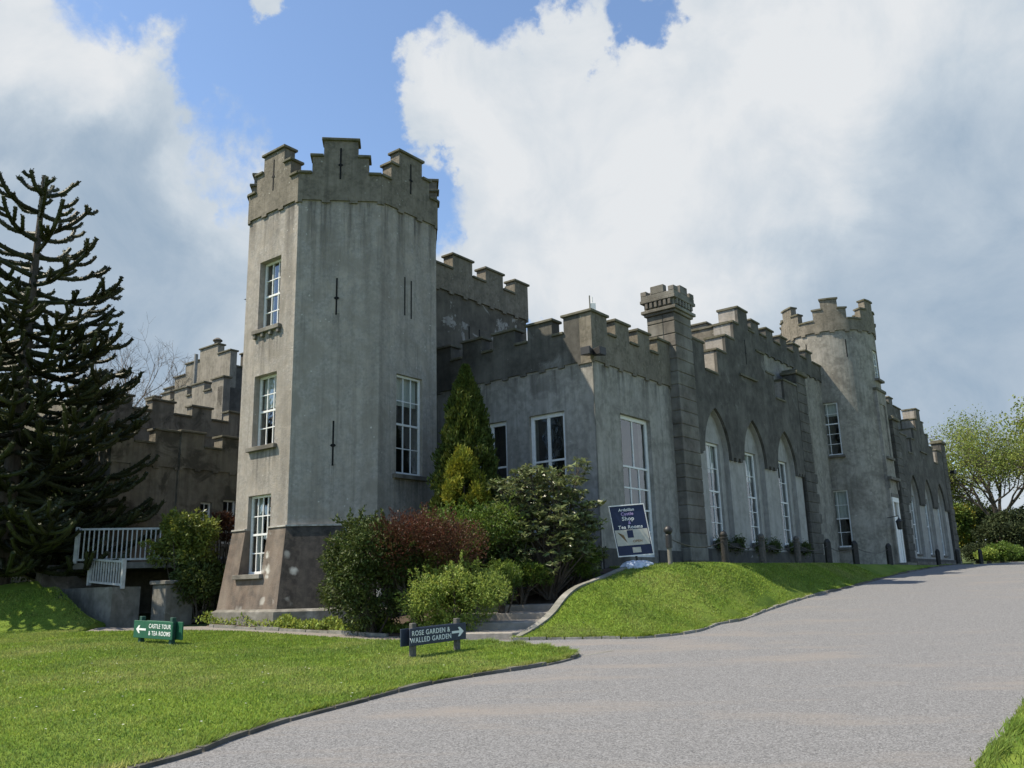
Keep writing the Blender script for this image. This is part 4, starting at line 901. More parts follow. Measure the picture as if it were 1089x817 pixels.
for i in range(0,6):
    a=np.array(bpos[i])+[0,0,.68]; b=np.array(bpos[i+1])+[0,0,.68]; mb=MB(); pts=[a+(b-a)*t+np.array([0,0,-.85*t*(1-t)]) for t in np.linspace(0,1,13)]
    L_=np.linalg.norm(b-a); n=int(L_/.09)
    T=np.linspace(0,1,n+1)
    for k in range(n):
        p=a+(b-a)*T[k]+np.array([0,0,-.85*T[k]*(1-T[k])]); q=a+(b-a)*T[k+1]+np.array([0,0,-.85*T[k+1]*(1-T[k+1])]); mb.tube([p-(q-p)*.15,p+(q-p)*1.15],.016 if k%2 else .011,4)
    o=mb.build('chain',M['iron'],org=a); tag(o,CL[i],'chain','chains between the bollards')
# ------------------------------------------------------------------ leaves
def leaves_mesh(name,C_,N_,size,mat_,parent=None,org=None,aspect=2.2,droop=.0,bend=.25,seed=0,spread=.8):
    """C_ centres, N_ outward directions; each leaf is a bent diamond of four points (two triangles)"""
    r=np.random.default_rng(seed+5); n=len(C_); ax=N_+r.normal(0,spread,(n,3)); ax[:,2]-=droop; ax/=np.linalg.norm(ax,axis=1)[:,None]+1e-9
    o=r.normal(0,1,(n,3)); sd_=np.cross(ax,o); sd_/=np.linalg.norm(sd_,axis=1)[:,None]+1e-9; nn=np.cross(sd_,ax)
    L_=size*r.uniform(.6,1.3,(n,1)); w=L_/aspect
    base=C_; mid=C_+ax*L_*.5+nn*L_*bend*.3; tip=C_+ax*L_-nn*L_*bend*.4
    V=np.stack([base,mid+sd_*w*.5,tip,mid-sd_*w*.5],1).reshape(-1,3)
    Fi=np.arange(n*4).reshape(n,4)
    return fastmesh(name,V,Fi,mat_,parent,org)
def lumps(c,rad,k,seed,lump=.42,flat=0.0,up=.0):
    """a bushy outline: k smaller rounded clumps over an ellipsoid"""
    r=np.random.default_rng(seed); out=[(np.array(c,float),np.array(rad)*.72)]
    for i in range(k):
        d=r.normal(0,1,3); d/=np.linalg.norm(d); d[2]=abs(d[2])*(1-flat)+up if r.random()<.75 else d[2]; d/=np.linalg.norm(d)
        p=np.array(c)+d*np.array(rad)*r.uniform(.6,.82); s=np.array(rad).mean()*lump*r.uniform(.55,1.2); out.append((p,np.array([s,s,s*.9])))
    return out
def lump_points(lm,n,seed,inner=.55,zmin=None):
    r=np.random.default_rng(seed+99); wts=np.array([s.prod()**(2/3) for _,s in lm]); wts/=wts.sum(); idx=r.choice(len(lm),n,p=wts)
    C0=np.array([c for c,_ in lm])[idx]; S0=np.array([s for _,s in lm])[idx]; d=r.normal(0,1,(n,3)); d/=np.linalg.norm(d,axis=1)[:,None]
    rad=r.uniform(inner**2,1.0,(n,1))**.5*(1+r.normal(0,.05,(n,1))); P_=C0+d*S0*rad
    if zmin is not None: k=P_[:,2]>zmin; P_=P_[k]; d=d[k]
    return P_,d
def stems(root,base,tops,r0,mt,name='stems',seed=0):
    rr_=random.Random(seed); mb=MB()
    for t in tops:
        b=np.array(base,float)+np.array([rr_.uniform(-.15,.15),rr_.uniform(-.15,.15),-.05]); t=np.array(t,float); m_=(b+t)/2+np.array([rr_.uniform(-.15,.15),rr_.uniform(-.15,.15),.1])
        mb.tube([b,m_,t],[r0,r0*.7,r0*.3],6)
    return mb.build(name,mt,root)
def shrub(name,px,py,Y,rx,ry,rz,label,cat,mt,n,size,k=22,lump=.42,seed=1,aspect=2.2,droop=0,group=None,zc=None,inner=.5,spread=.8,mound_=None,part='foliage'):
    """px,py: middle of the bush in the photograph, Y its distance"""
    c=atY(px,py,Y); gz=h1(c[0],c[1],mound_); root=empty(name,(c[0],c[1],gz),label,cat,group)
    lm=lumps(c,(rx,ry,rz),k,seed,lump); P_,D_=lump_points(lm,n,seed,inner,gz+.02)
    rs=np.random.default_rng(seed+500); ns=int(34+14*(rx+rz))     # stray shoots that break the outline
    for _ in range(ns):
        cc,sz=lm[int(rs.integers(1,len(lm)))]; d=rs.normal(0,1,3); d[2]=abs(d[2])+.3; d/=np.linalg.norm(d); L0=rs.uniform(.10,.30)*(rx+rz)/2
        b0=cc+d*sz*.9; m_=int(12+L0*70); t_=rs.random((m_,1)); P_=np.concatenate([P_,b0+(d+rs.normal(0,.2,3))*L0*t_+rs.normal(0,.012,(m_,3))]); D_=np.concatenate([D_,np.tile(d,(m_,1))])
    leaves_mesh(part,P_,D_,size,mt,root,aspect=aspect,droop=droop,seed=seed,spread=spread)
    tops=[lm[i][0] for i in range(1,min(len(lm),9))]; stems(root,(c[0],c[1],gz),tops,.03,M['bark'],'stems',seed)
    return root,lm,gz
shrub('dark_shrub',398,612,21.0,1.42,1.1,1.42,'large rounded dark green shrub in front of the octagonal tower','shrub',M['dark_leaf'],34000,.085,k=44,lump=.34,seed=3)
shrub('barberry_shrub',448,586,20.7,1.78,.75,.70,'wide red brown barberry behind the dark green shrub','shrub',M['red_leaf'],22000,.06,k=40,lump=.5,seed=5,aspect=3,droop=-.8,spread=.6)
shrub('spreading_shrub',500,580,22.9,1.95,.8,.86,'bright green spreading shrub between the red barberry and the cypress','shrub',M['mid_leaf'],20000,.075,k=36,lump=.5,seed=8)
shrub('hebe_shrub',488,640,20.1,1.3,.9,.88,'low light green shrub beside the garden steps','shrub',M['lime_leaf'],20000,.07,k=40,lump=.36,seed=9,aspect=2.6,droop=-.3)
shrub('small_bush',610,600,23.6,.8,.6,.5,'small green bush at the foot of the castle corner','bush',M['mid_leaf'],7000,.09,k=18,seed=12,aspect=2.5)
shrub('low_perennials',556,613,22.6,.9,.5,.3,'low leafy perennials with red buds under the rhododendron','plant',M['mid_leaf'],5000,.08,k=22,seed=13,aspect=3,droop=-.8)
shrub('fern_clump',530,618,21.7,.7,.5,.45,'feathery dark green clump right of the light green shrub','plant',M['mid_leaf'],6000,.07,k=22,seed=15,aspect=4,droop=-.3)
# tall shoot rising out of the light green shrub
# red buds in the perennials
def buds():
    c=atY(552,611,22.6); P_,D_=lump_points(lumps(c,(.9,.5,.32),14,3),260,4); o=leaves_mesh('flower_buds',P_,D_,.06,M['red_leaf'],None,org=c,aspect=1.4,seed=4); tag(o,'scattered dark red flowers among the perennials below the rhododendron','flowers')
buds()
# rhododendron: open branches with tufts of long leaves
def rhodo():
    c=atY(580,560,23.2); gz=h1(c[0],c[1]); root=empty('rhododendron',(c[0],c[1],gz),'tall open rhododendron with long pale edged leaves under the white framed window','shrub')
    r=np.random.default_rng(21); mb=MB(); cs=[];ds=[]
    base=np.array([c[0]+.1,c[1],gz])
    ends=[]
    for i in range(110):
        th=r.uniform(0,2*math.pi); ph=r.uniform(.0,1.0); rad=np.array([1.7*math.cos(th)*(1-.3*ph),.95*math.sin(th)*(1-.3*ph),0]); t=c+rad*r.uniform(.45,1)+np.array([0,0,-1.0+2.75*ph*r.uniform(.7,1)]); ends.append(t)
        m_=base+(t-base)*.5+np.array([r.normal(0,.12),r.normal(0,.12),.1]); mb.tube([base+r.normal(0,.07,3)*[1,1,0],m_,t],[.035,.022,.009],5)
        for q in range(7):
            e=t+r.normal(0,.17,3); mb.tube([t-(t-m_)*.15,e],[.009,.006],4)
            nl=13; a=np.linspace(0,2*math.pi,nl,endpoint=False)+r.uniform(0,1); d=np.stack([np.cos(a),np.sin(a),np.full(nl,.15)+r.normal(0,.25,nl)],1); cs.append(np.repeat(e[None],nl,0)); ds.append(d)
    mb.build('branches',M['bark'],root); leaves_mesh('foliage',np.concatenate(cs),np.concatenate(ds),.19,M['rhodo'],root,aspect=3.6,droop=.15,seed=2,spread=.18,bend=.5)
rhodo()
def conical(name,px,pb,ptop,Y,rad,label,mt,n,size,seed,core=.7,tufts=0,zb=None):
    c=atY(px,pb,Y); top=atY(px,ptop,Y); gz=h1(c[0],c[1]) if zb is None else zb; root=empty(name,(c[0],c[1],gz),label,'conifer')
    r=np.random.default_rng(seed); Hh=top[2]-gz
    mb=MB(); mb.tube([(c[0],c[1],gz-.1),(c[0],c[1],gz+Hh*.9)],[.1,.02],7); mb.build('trunk',M['bark'],root)
    u=r.random(n)**1.25; th=r.uniform(0,2*math.pi,n); prof=np.interp(u,[0,.08,.3,.6,.85,1],[.75,.95,1,.74,.40,.03])*rad
    lum=1+.13*np.sin(th*5+u*19)+.11*np.sin(th*9-u*37+1)+.08*np.sin(u*60+th*3)
    rr_=prof*lum*r.uniform(core,1.0,n); P_=np.stack([c[0]+rr_*np.cos(th),c[1]+rr_*np.sin(th),gz+.05+u*Hh],1); D_=np.stack([np.cos(th)*.5,np.sin(th)*.5,np.full(n,1.1)],1)
    leaves_mesh('foliage',P_,D_,size,mt,root,aspect=2.4,seed=seed,spread=.35)
    return root
conical('cypress_tree',497.5,600,393,24.8,1.05,'tall dark conical cypress between the tower and the corner block',M['cypress'],52000,.13,31)
def golden():
    c=atY(494,555,23.6); gz=h1(c[0],c[1]); root=empty('golden_conifer',(c[0],c[1],gz),'yellow tipped bushy conifer standing before the dark cypress','conifer')
    lm=[]; r=np.random.default_rng(4)
    for i in range(84):
        u=r.random()**1.2; th=r.uniform(0,2*math.pi); w=np.interp(u,[0,.4,.7,1],[1.0,1.0,.62,.10])*r.uniform(.45,1.1); s=r.uniform(.11,.22); lm.append((np.array([c[0]+w*math.cos(th),c[1]+w*math.sin(th),gz+.15+u*(atY(494,476,23.6)[2]-gz-.3)]),np.array([s,s,s*1.5])))
    P_,D_=lump_points(lm,22000,5,.5); D_[:,2]+=.9; leaves_mesh('foliage',P_,D_,.085,M['golden'],root,aspect=2.6,seed=6,spread=.4)
    mb=MB(); mb.tube([(c[0],c[1],gz-.05),(c[0],c[1],c[2]+1)],[.06,.02],6); mb.build('trunk',M['bark'],root)
golden()
def shoot():
    c=atY(495,592,20.4); root=empty('leafy_shoot',(c[0],c[1],1.0),'single pale leafy shoot standing up out of the light green shrub','plant'); mb=MB(); mb.tube([(c[0],c[1],1.0),(c[0],c[1],c[2]+.02)],.012,5); mb.build('stem',M['mid_leaf'],root)
    n=90; r=np.random.default_rng(2); th=r.uniform(0,2*math.pi,n); z=r.uniform(-.5,.12,n); leaves_mesh('foliage',np.stack([np.full(n,c[0]),np.full(n,c[1]),c[2]+z],1),np.stack([np.cos(th),np.sin(th),.5+0*th],1),.12,M['lime_leaf'],root,seed=3,spread=.2)
shoot()
def groundcover():
    r=np.random.default_rng(51); pts=[]
    path=smooth_curve([(-8.9,25.2),(-7.2,24.0),(-5.9,22.9),(-4.4,21.9),(-3.2,21.2),(-2.2,20.7),(-1.5,20.3)],6)
    n=12000; i=r.integers(0,len(path)-1,n); t=r.random((n,1)); P_=path[i]+(path[i+1]-path[i])*t+r.normal(0,.16,(n,2))+np.array([.1,.25])
    hgt=.10+.16*np.abs(np.sin(P_[:,0]*2.3))+.06*np.sin(P_[:,0]*9); z=H(P_[:,0],P_[:,1],False)+r.random(n)*hgt; C_=np.stack([P_[:,0],P_[:,1],z],1); D_=np.tile([0,-.3,.8],(n,1))
    o=leaves_mesh('ground_cover',C_,D_,.09,M['lime_leaf'],None,org=(-6,23,.8),aspect=2,seed=8,spread=.7); tag(o,'strip of low leafy ground cover along the tower foot','ground cover',kind='stuff')
groundcover()
# trailing window boxes
def window_box(k,uc,label):
    pl=Pl(W(uc,0),AL,1); c=pl(0,.16,2.95); root=empty('window_box',c,label,'window box','planted boxes under the arched windows'); mb=MB(); pbox(mb,pl,-.95,.95,.01,.25,2.9,3.08); mb.build('trough',M['pot'],root,bevel=.01)
    r=np.random.default_rng(60+k); n=2600; s=np.where(r.random(n)<.5,-.72,.72)+r.normal(0,.2,n); C_=np.array([pl(a,.13+r.normal(0,.08),3.05+r.normal(0,.12)) for a in s]); D_=np.tile([pl.N[0]*.5,pl.N[1]*.5,.5],(n,1)); leaves_mesh('foliage',C_,D_,.08,M['dark_leaf'],root,seed=k,spread=.8)
for k,(c_,l) in enumerate(((12.1-3.48,'dark planted trough under the first arched window'),(12.18,'dark planted trough under the second arched window'),(15.74,'dark planted trough under the third arched window'))): window_box(k,c_+.15,l)
# ------------------------------------------------------------------ signs
def text_mesh(name,txt,size,mat_,parent,M4,align='CENTER',ext=.003,sx=1.0,spacing=1.1,line=1.0,shear=0,bold=0):
    cu=bpy.data.curves.new(name,'FONT'); cu.body=txt; cu.size=size; cu.align_x=align; cu.align_y='CENTER'; cu.extrude=ext; cu.space_character=spacing; cu.space_line=line; cu.shear=shear; cu.offset=bold
    o=bpy.data.objects.new('tmp',cu); col.objects.link(o); dg=bpy.context.evaluated_depsgraph_get(); me=bpy.data.meshes.new_from_object(o.evaluated_get(dg)); bpy.data.objects.remove(o)
    me.transform(M4@Matrix.Diagonal((sx,1,1,1))); me.materials.clear(); me.materials.append(mat_); t=bpy.data.objects.new(name,me); col.objects.link(t); t.parent=parent; me.name=name; return t
def frame_mat(org,xd,nrm,rel):
    """local text x -> xd, y -> up-ish, z -> nrm"""
    xd=Vector(xd).normalized(); n=Vector(nrm).normalized(); y=n.cross(xd); m_=Matrix.Identity(4)
    for i in range(3): m_[i][0]=xd[i]; m_[i][1]=y[i]; m_[i][2]=n[i]; m_[i][3]=org[i]-rel[i]
    return m_
def finger_sign(pL,pR,zL,zR,postL,postR,hpost,bl,br,bh,matb,matp,lines,arrow,label,back_off,tsize,over):
    pL=np.array(pL);pR=np.array(pR); mid=(pL+pR)/2; root=empty('direction_sign',(*mid,min(zL,zR)),label,'sign')
    d=(pR-pL); ln=np.linalg.norm(d); d=d/ln; n=np.array([d[1],-d[0]]); 
    if n@mid>0: n=-n
    gl=zL; slope=(zR-zL)/ln
    P3=lambda s,o,z:(pL[0]+d[0]*s+n[0]*o,pL[1]+d[1]*s+n[1]*o,gl+slope*s+z)
    for s in (0,ln):
        mb=MB(); w=.05; mb.hexa([P3(s-w,-w,-.15),P3(s+w,-w,-.15),P3(s+w,w,-.15),P3(s-w,w,-.15),P3(s-w,-w,hpost),P3(s+w,-w,hpost),P3(s+w,w,hpost),P3(s-w,w,hpost)]); mb.build('post',matp,root,bevel=.008)
    z0=hpost-over-bh; z1=z0+bh
    for (o0,o1,sh,nm) in ((w+.002,w+.035,0,'board'),(-w-.035,-w-.002,back_off,'board')):
        mb=MB(); a=bl+sh; b=br+sh; mb.hexa([P3(a,o0,z0),P3(b,o0,z0),P3(b,o1,z0),P3(a,o1,z0),P3(a,o0,z1),P3(b,o0,z1),P3(b,o1,z1),P3(a,o1,z1)]); bd=mb.build(nm,matb,root,bevel=.006)
        if o0>0: front=bd
    rel=np.array(root.location); xd=np.array([d[0],d[1],slope]); zc=(z0+z1)/2
    aw=.13*bh/.36
    def arrowpoly(cx,direction):
        q=MB(); L_=.36*bh/.36; t=.022; h=.085
        s0,s1=cx-L_/2,cx+L_/2; o=w+.035+.001; o2=o+.004
        pts=[(s0,-t),(s1-.11,-t),(s1-.15,-h),(s1-.10,-h),(s1,0),(s1-.10,h),(s1-.15,h),(s1-.11,t),(s0,t)]
        if direction<0: pts=[(2*cx-a,b) for a,b in pts][::-1]
        b=len(q.v); 
        for oo in (o2,o): q.v+=[P3(a,oo,zc+b_) for a,b_ in pts]
        k=len(pts); q.f.append(tuple(range(k))); q.f.append(tuple(range(2*k-1,k-1,-1)))
        for i in range(k): q.f.append((i,(i+1)%k,k+(i+1)%k,k+i))
        q.build('arrow',M['letter'],front)
    tx=(bl+.68*(br-bl)) if arrow<0 else (bl+.36*(br-bl)); ax_=(bl+.2*(br-bl)) if arrow<0 else (bl+.84*(br-bl))
    arrowpoly(ax_,arrow)
    for i,t in enumerate(lines):
        dz=(.5-i)*bh*.40
        text_mesh('lettering',t,tsize,M['letter'],front,frame_mat(P3(tx,w+.037,zc+dz),xd,(n[0],n[1],0),rel),sx=.90,spacing=1.14,bold=.0015)
def gp(px,py):
    d=ray(px,py); lo,hi=5.,40.
    for _ in range(50):
        Y=(lo+hi)/2; X=d[0]*Y/d[1]
        if 1.6+d[2]*Y/d[1]>h1(X,Y,False)+.03: lo=Y
        else: hi=Y
    return (X,Y),h1(X,Y,False)+.03
a_,za=gp(438.8,699); b_,zb_=gp(486,692)
finger_sign(a_,b_,za,zb_,0,0,.60,-.13,float(np.linalg.norm(np.array(b_)-np.array(a_)))+.17,.31,M['sign_navy'],M['sign_post'],['ROSE GARDEN &','WALLED GARDEN'],1,'low navy sign reading ROSE GARDEN & WALLED GARDEN on two grey posts in the lawn',-.10,.125,.09)
a_,za=gp(150,683.5); b_,zb_=gp(182.5,686)
finger_sign(a_,b_,za,zb_,0,0,.58,-.2,float(np.linalg.norm(np.array(b_)-np.array(a_)))+.12,.38,M['sign_green'],M['sign_post_green'],['CASTLE TOUR','& TEA ROOMS'],-1,'low green sign reading CASTLE TOUR & TEA ROOMS with an arrow to the left',.16,.13,.09)
def banner():
    Y=23.3; c=atY(671,564,Y); g=atY(678,602,Y); gz=h1(g[0],g[1],True)+.03; root=empty('forecourt_sign',(g[0],g[1],gz),'tilted blue and white advertising sign on a rounded base by the castle corner','sign')
    yaw=R_(-4); X=np.array([math.cos(yaw),math.sin(yaw),0]); Nn=np.array([math.sin(yaw),-math.cos(yaw),0]); t=R_(8.5); Zr=np.array([0,0,1.]); ex=X*math.cos(t)*1+Zr*math.sin(t)*.35; ex/=np.linalg.norm(ex); ez=Zr*math.cos(t)-X*math.sin(t); 
    P3=lambda a,o,z:tuple(c+ex*a+Nn*o+ez*z)
    def bx3(mb,a0,a1,o0,o1,z0,z1): mb.hexa([P3(a0,o0,z0),P3(a1,o0,z0),P3(a1,o1,z0),P3(a0,o1,z0),P3(a0,o0,z1),P3(a1,o0,z1),P3(a1,o1,z1),P3(a0,o1,z1)])
    w,h=.455,.66; mb=MB(); bx3(mb,-w,w,-.05,.05,-h,h); pn=mb.build('panel',M['banner_blue'],root)
    mb=MB(); bx3(mb,-w+.02,w-.02,.0505,.054,-.40,.02); mb.build('picture_band',M['banner_pale'],pn)
    mb=MB(); mb.v=[P3(-.38,.0575,-.03),P3(-.30,.0575,-.08),P3(-.16,.0575,-.33),P3(-.22,.0575,-.12)]; mb.f=[(0,2,1),(0,3,2)]; mb.build('picture',M['brown'],pn)
    mb=MB(); bx3(mb,-.12,.04,.0545,.057,-.20,.0); mb.build('picture',M['banner_blue'],pn)
    mb=MB(); bx3(mb,-.06,.16,.0505,.054,-.60,-.46); mb.build('logo_patch',M['banner_pale'],pn)
    fr=MB(); 
    for q in ((-w-.02,-w,-h,h),(w,w+.02,-h,h),(-w-.02,w+.02,h,h+.03),(-w-.02,w+.02,-h-.03,-h)): bx3(fr,q[0],q[1],-.07,.07,q[2],q[3])
    fr.build('frame',M['white'],root)
    rel=np.array(root.location); nn=Nn
    for (t_,s,z,m_,dx) in (('Ardgillan',.105,.55,'letter',-.02),('Castle',.12,.44,'violet',-.02),('Shop',.15,.31,'letter',-.02),('&',.11,.2,'violet',-.0),('Tea Rooms',.13,.085,'letter',.0)):
        text_mesh('lettering',t_,s,M[m_],pn,frame_mat(P3(dx,.0515,z),ex,nn,rel),bold=.002)
    text_mesh('lettering','OPEN',.09,M['brown'],pn,frame_mat(P3(.12,.0585,-.30),ex,nn,rel),bold=.002)
    st=MB(); q=P3(0,0,-h); st.tube([q,(g[0],g[1],gz+.15)],.03,8); st.build('stem',M['iron'],root)
    b=MB(); nn_=26; gc=np.array([g[0],g[1],gz-.02]); r=random.Random(5)
    prof=[(.46,-.1),(.47,.0),(.40,.09),(.28,.14),(.13,.16)]
    for k,(rd,z) in enumerate(prof):
        for i in range(nn_):
            a=2*math.pi*i/nn_; jr=rd*(1+r.uniform(-.09,.09)); b.v.append((gc[0]+jr*math.cos(a),gc[1]+jr*.7*math.sin(a),gc[2]+z+r.uniform(-.02,.02)))
    for k in range(len(prof)-1):
        for i in range(nn_): j=(i+1)%nn_; b.f.append((k*nn_+i,k*nn_+j,(k+1)*nn_+j,(k+1)*nn_+i))
    b.f.append(tuple((len(prof)-1)*nn_+i for i in range(nn_))); b.build('base',M['plastic'],root)
banner()
# ------------------------------------------------------------------ low terrace step under the far arches
q=MB(); pbox(q,F,33.2,48.7,.11,.75,1.9,2.62); pbox(q,F,33.2,48.7,.751,1.25,1.9,2.42); tag(q.build('terrace_step',M['quoin'],org=(*F(40,0,0)[:2],2.2)),'long low stone step along the foot of the far arches','step')
# ------------------------------------------------------------------ footbridge with white railing, retaining wall and pier
K=atY(117,660,25.3)[:2]; KL=Pl(K,AB,-1); KF=Pl(K,AL,1)
def footbridge():
    zt=1.97; root=empty('retaining_wall',(K[0],K[1],.8),'weathered concrete retaining wall holding the grass bank beside the dark passage','wall')
    mb=MB(); pbox(mb,KL,0,4.5,-.5,0,.4,zt); mb.build('wall',M['concrete'],root); 
    mb=MB(); pbox(mb,KF,.02,.85,-.5,-.003,.4,zt-.002); pbox(mb,KF,.0,9,-5,-4.6,.4,2.75); mb.build('side_wall',M['concrete'],root); 
    root2=empty('footbridge',(*atY(160,600,27.2)[:2],2.6),'flat footbridge deck leading past the brown wing to the tower','bridge')
    a=atY(78,597,27.0)[:2]; b=np.array([-8.4,28.0]); dk=MB(); back=np.array([.1,5.6])
    dk.hexa([(*a,2.55),(*b,2.55),(*(b+back),2.55),(*(a+back),2.55),(*a,2.74),(*b,2.74),(*(b+back),2.74),(*(a+back),2.74)]); dk.build('deck',M['concrete'],root2)
    ln=np.linalg.norm(b-a); d=(b-a)/ln; R=Pl(a,math.atan2(d[0],d[1]),1)
    rr=empty('railing',(a[0],a[1],2.74),'long white painted railing of upright bars along the footbridge','railing')
    def railing(root,pl,s0,s1,z0f,hh,nb,bw=.035):
        for nm,zz in (('top_rail',hh),('bottom_rail',.06)):
            m_=MB(); m_.hexa([pl(s0,-.03,z0f(s0)+zz),pl(s1,-.03,z0f(s1)+zz),pl(s1,.03,z0f(s1)+zz),pl(s0,.03,z0f(s0)+zz),pl(s0,-.03,z0f(s0)+zz+.06),pl(s1,-.03,z0f(s1)+zz+.06),pl(s1,.03,z0f(s1)+zz+.06),pl(s0,.03,z0f(s0)+zz+.06)]); m_.build(nm,M['rail'],root)
        for i in range(nb):
            x=s0+(s1-s0)*(i+.5)/nb; m_=MB(); pbox(m_,pl,x-bw/2,x+bw/2,-.018,.018,z0f(x)+.07,z0f(x)+hh+.02); m_.build('baluster',M['rail'],root)
        for x in (s0,s1): m_=MB(); pbox(m_,pl,x-.05,x+.05,-.05,.05,z0f(x)-.02,z0f(x)+hh+.1); m_.build('post',M['rail'],root)
    railing(rr,R,.05,ln-.05,lambda s:2.74,1.0,38)
    r2=empty('railing',(K[0],K[1],zt),'short white railing on top of the concrete retaining wall','railing'); KK=Pl(KL(0,-.2,0),AB,-1)
    k0=atY(131,610,25.5)
    PK=Pl(k0,AB,-1); railing(r2,PK,0,2.0,lambda s:1.93+.07*s,.72,13)
    p=empty('concrete_pier',(*atY(180,660,25.8)[:2],.8),'weathered concrete pier with a flat cap right of the dark passage','pier'); c=atY(180,660,25.8); PP=Pl(atY(176,660,25.6)[:2],AL,1)
    m_=MB(); pbox(m_,PP,-.05,.85,-.75,0,.4,2.0); m_.build('shaft',M['concrete'],p,bevel=.02); m_=MB(); pbox(m_,PP,-.12,.92,-.82,.07,2.001,2.12); m_.build('cap',M['concrete'],p,bevel=.02)
footbridge()
shrub('laurel_shrub',200,580,26.6,1.1,.8,1.0,'glossy green laurel growing in front of the white railing','shrub',M['laurel'],11000,.12,k=26,lump=.36,seed=41,aspect=2.6,inner=.3,spread=.9)
shrub('dark_laurel',212,625,26.4,1.0,.7,.75,'shaded dark green shrub under the laurel beside the tower','shrub',M['dark_leaf'],9000,.12,k=24,seed=42,aspect=2.6)
shrub('red_shrub',238,563,27.6,.42,.4,.5,'small russet leaved shrub against the left side of the tower','shrub',M['red_leaf'],3000,.07,k=14,seed=43)
# ------------------------------------------------------------------ trees
def monkey_puzzle():
    YM=28.0; bx=np.array(atY(6,655,YM)[:2]); top=atY(47.5,187,YM); c=np.array([top[0],YM]); gz=h1(c[0],c[1]); Ht=top[2]
    root=empty('monkey_puzzle_tree',(c[0],c[1],gz),'tall dark monkey puzzle tree with upturned rope like branches at the left','tree')
    r=np.random.default_rng(77); tk=MB(); tk.tube([(c[0],c[1],gz-.2),(c[0],c[1],gz+3),(c[0]+.03,c[1],gz+7),(c[0],c[1],Ht-.02)],[.34,.26,.19,.07],10); tk.build('trunk',M['bark'],root)
    mb=MB(); C_=[];D_=[]
    def rope(pts,r0,r1):
        pts=np.array(pts); mb.tube(pts,list(np.linspace(r0,r1,len(pts))),6)
        for i in range(len(pts)-1):
            a,b=pts[i],pts[i+1]; L_=np.linalg.norm(b-a); n=int(L_*80); t=r.random((n,1)); ax=(b-a)/(L_+1e-9); o=r.normal(0,1,(n,3)); o-=(o@ax)[:,None]*ax; o/=np.linalg.norm(o,axis=1)[:,None]+1e-9
            rad=np.interp(i/len(pts),[0,1],[r0,r1]); C_.append(a+(b-a)*t+o*rad*.7); D_.append(ax*1.2+o*.7)
    def curved(p0,dirh,L_,rise0,rise1,n=9):
        pts=[np.array(p0)]; w=r.normal(0,.3)
        for i in range(n):
            t=(i+.5)/n; sl=rise0+(rise1-rise0)*t**2.2; a=dirh+w*t; st=L_/n; h=math.cos(math.atan(sl)); v=math.sin(math.atan(sl)); pts.append(pts[-1]+np.array([math.cos(a)*st*h,math.sin(a)*st*h,st*v]))
        return pts
    z=Ht-.75
    while z>gz+.75:
        f=(Ht-z)/(Ht-gz); Lm=float(np.interp(f,[0,.05,.12,.25,.45,.75,1],[.7,1.35,2.1,2.6,3.6,4.6,4.3]))
        nb=4 if f<.18 else (5 if f<.4 else 8); ph=r.uniform(0,6.28)
        for k in range(nb):
            a=ph+k*2*math.pi/nb+r.normal(0,.2); L_=Lm*r.uniform(.75,1.1); r0=np.interp(f,[0,.2,.5,1],[.25,.02,-.25,-.42])+r.normal(0,.1); r1=np.interp(f,[0,.3,1],[2.2,1.3,.8])+r.normal(0,.15)
            pts=curved((c[0],c[1],z+r.normal(0,.12)),a,L_,r0,r1); rope(pts,.085,.065)
            ns=int(1+L_*(1.6 if f<.3 else 2.8))
            for q in range(ns):
                i=int(r.integers(3,len(pts)-1)); sgn=1 if q%2 else -1; sl=L_*.33*r.uniform(.5,1.1)*(1.2-i/len(pts)*.5)
                rope(curved(pts[i],a+sgn*r.uniform(.5,1.0),sl,r0*.3+.1,r.uniform(1.2,2.2),6),.065,.055)
        z-=np.interp(f,[0,.3,1],[.85,.60,.42])*r.uniform(.85,1.15)
    rope([(c[0],c[1],Ht-1.6),(c[0],c[1],Ht)],.10,.07)
    mb.build('branches',M['monkey'],root)
    C_=np.concatenate(C_);D_=np.concatenate(D_); leaves_mesh('crown',C_,D_,.075,M['monkey'],root,aspect=1.8,seed=7,spread=.12,bend=.1)
monkey_puzzle()
def branchy(mb,p,d,L_,rad,depth,r,tips,spread=.55,up=.1,nseg=4,kids_=3,shrink=.68,minr=.006,sides=5):
    pts=[np.array(p,float)]; dd=np.array(d,float)
    for i in range(nseg):
        dd=dd+r.normal(0,.13,3)+np.array([0,0,up*.25]); dd/=np.linalg.norm(dd); pts.append(pts[-1]+dd*L_/nseg)
    mb.tube(pts,list(np.linspace(rad,rad*.6,nseg+1)),sides if depth>2 else 3,cap=False)
    if depth==0: tips.append(pts[-1]); tips.append(pts[-2]); return
    if depth<=2: tips.append(pts[-1])
    for k in range(kids_):
        i=int(r.integers(max(1,nseg//2),nseg+1)); a=r.normal(0,1,3); a-=dd*(a@dd); a/=np.linalg.norm(a)+1e-9; nd=dd+a*spread*r.uniform(.7,1.5); nd[2]+=up; nd/=np.linalg.norm(nd)
        branchy(mb,pts[i],nd,L_*shrink*r.uniform(.8,1.15),max(minr,rad*.58),depth-1,r,tips,spread,up,nseg,kids_,shrink,minr,sides)
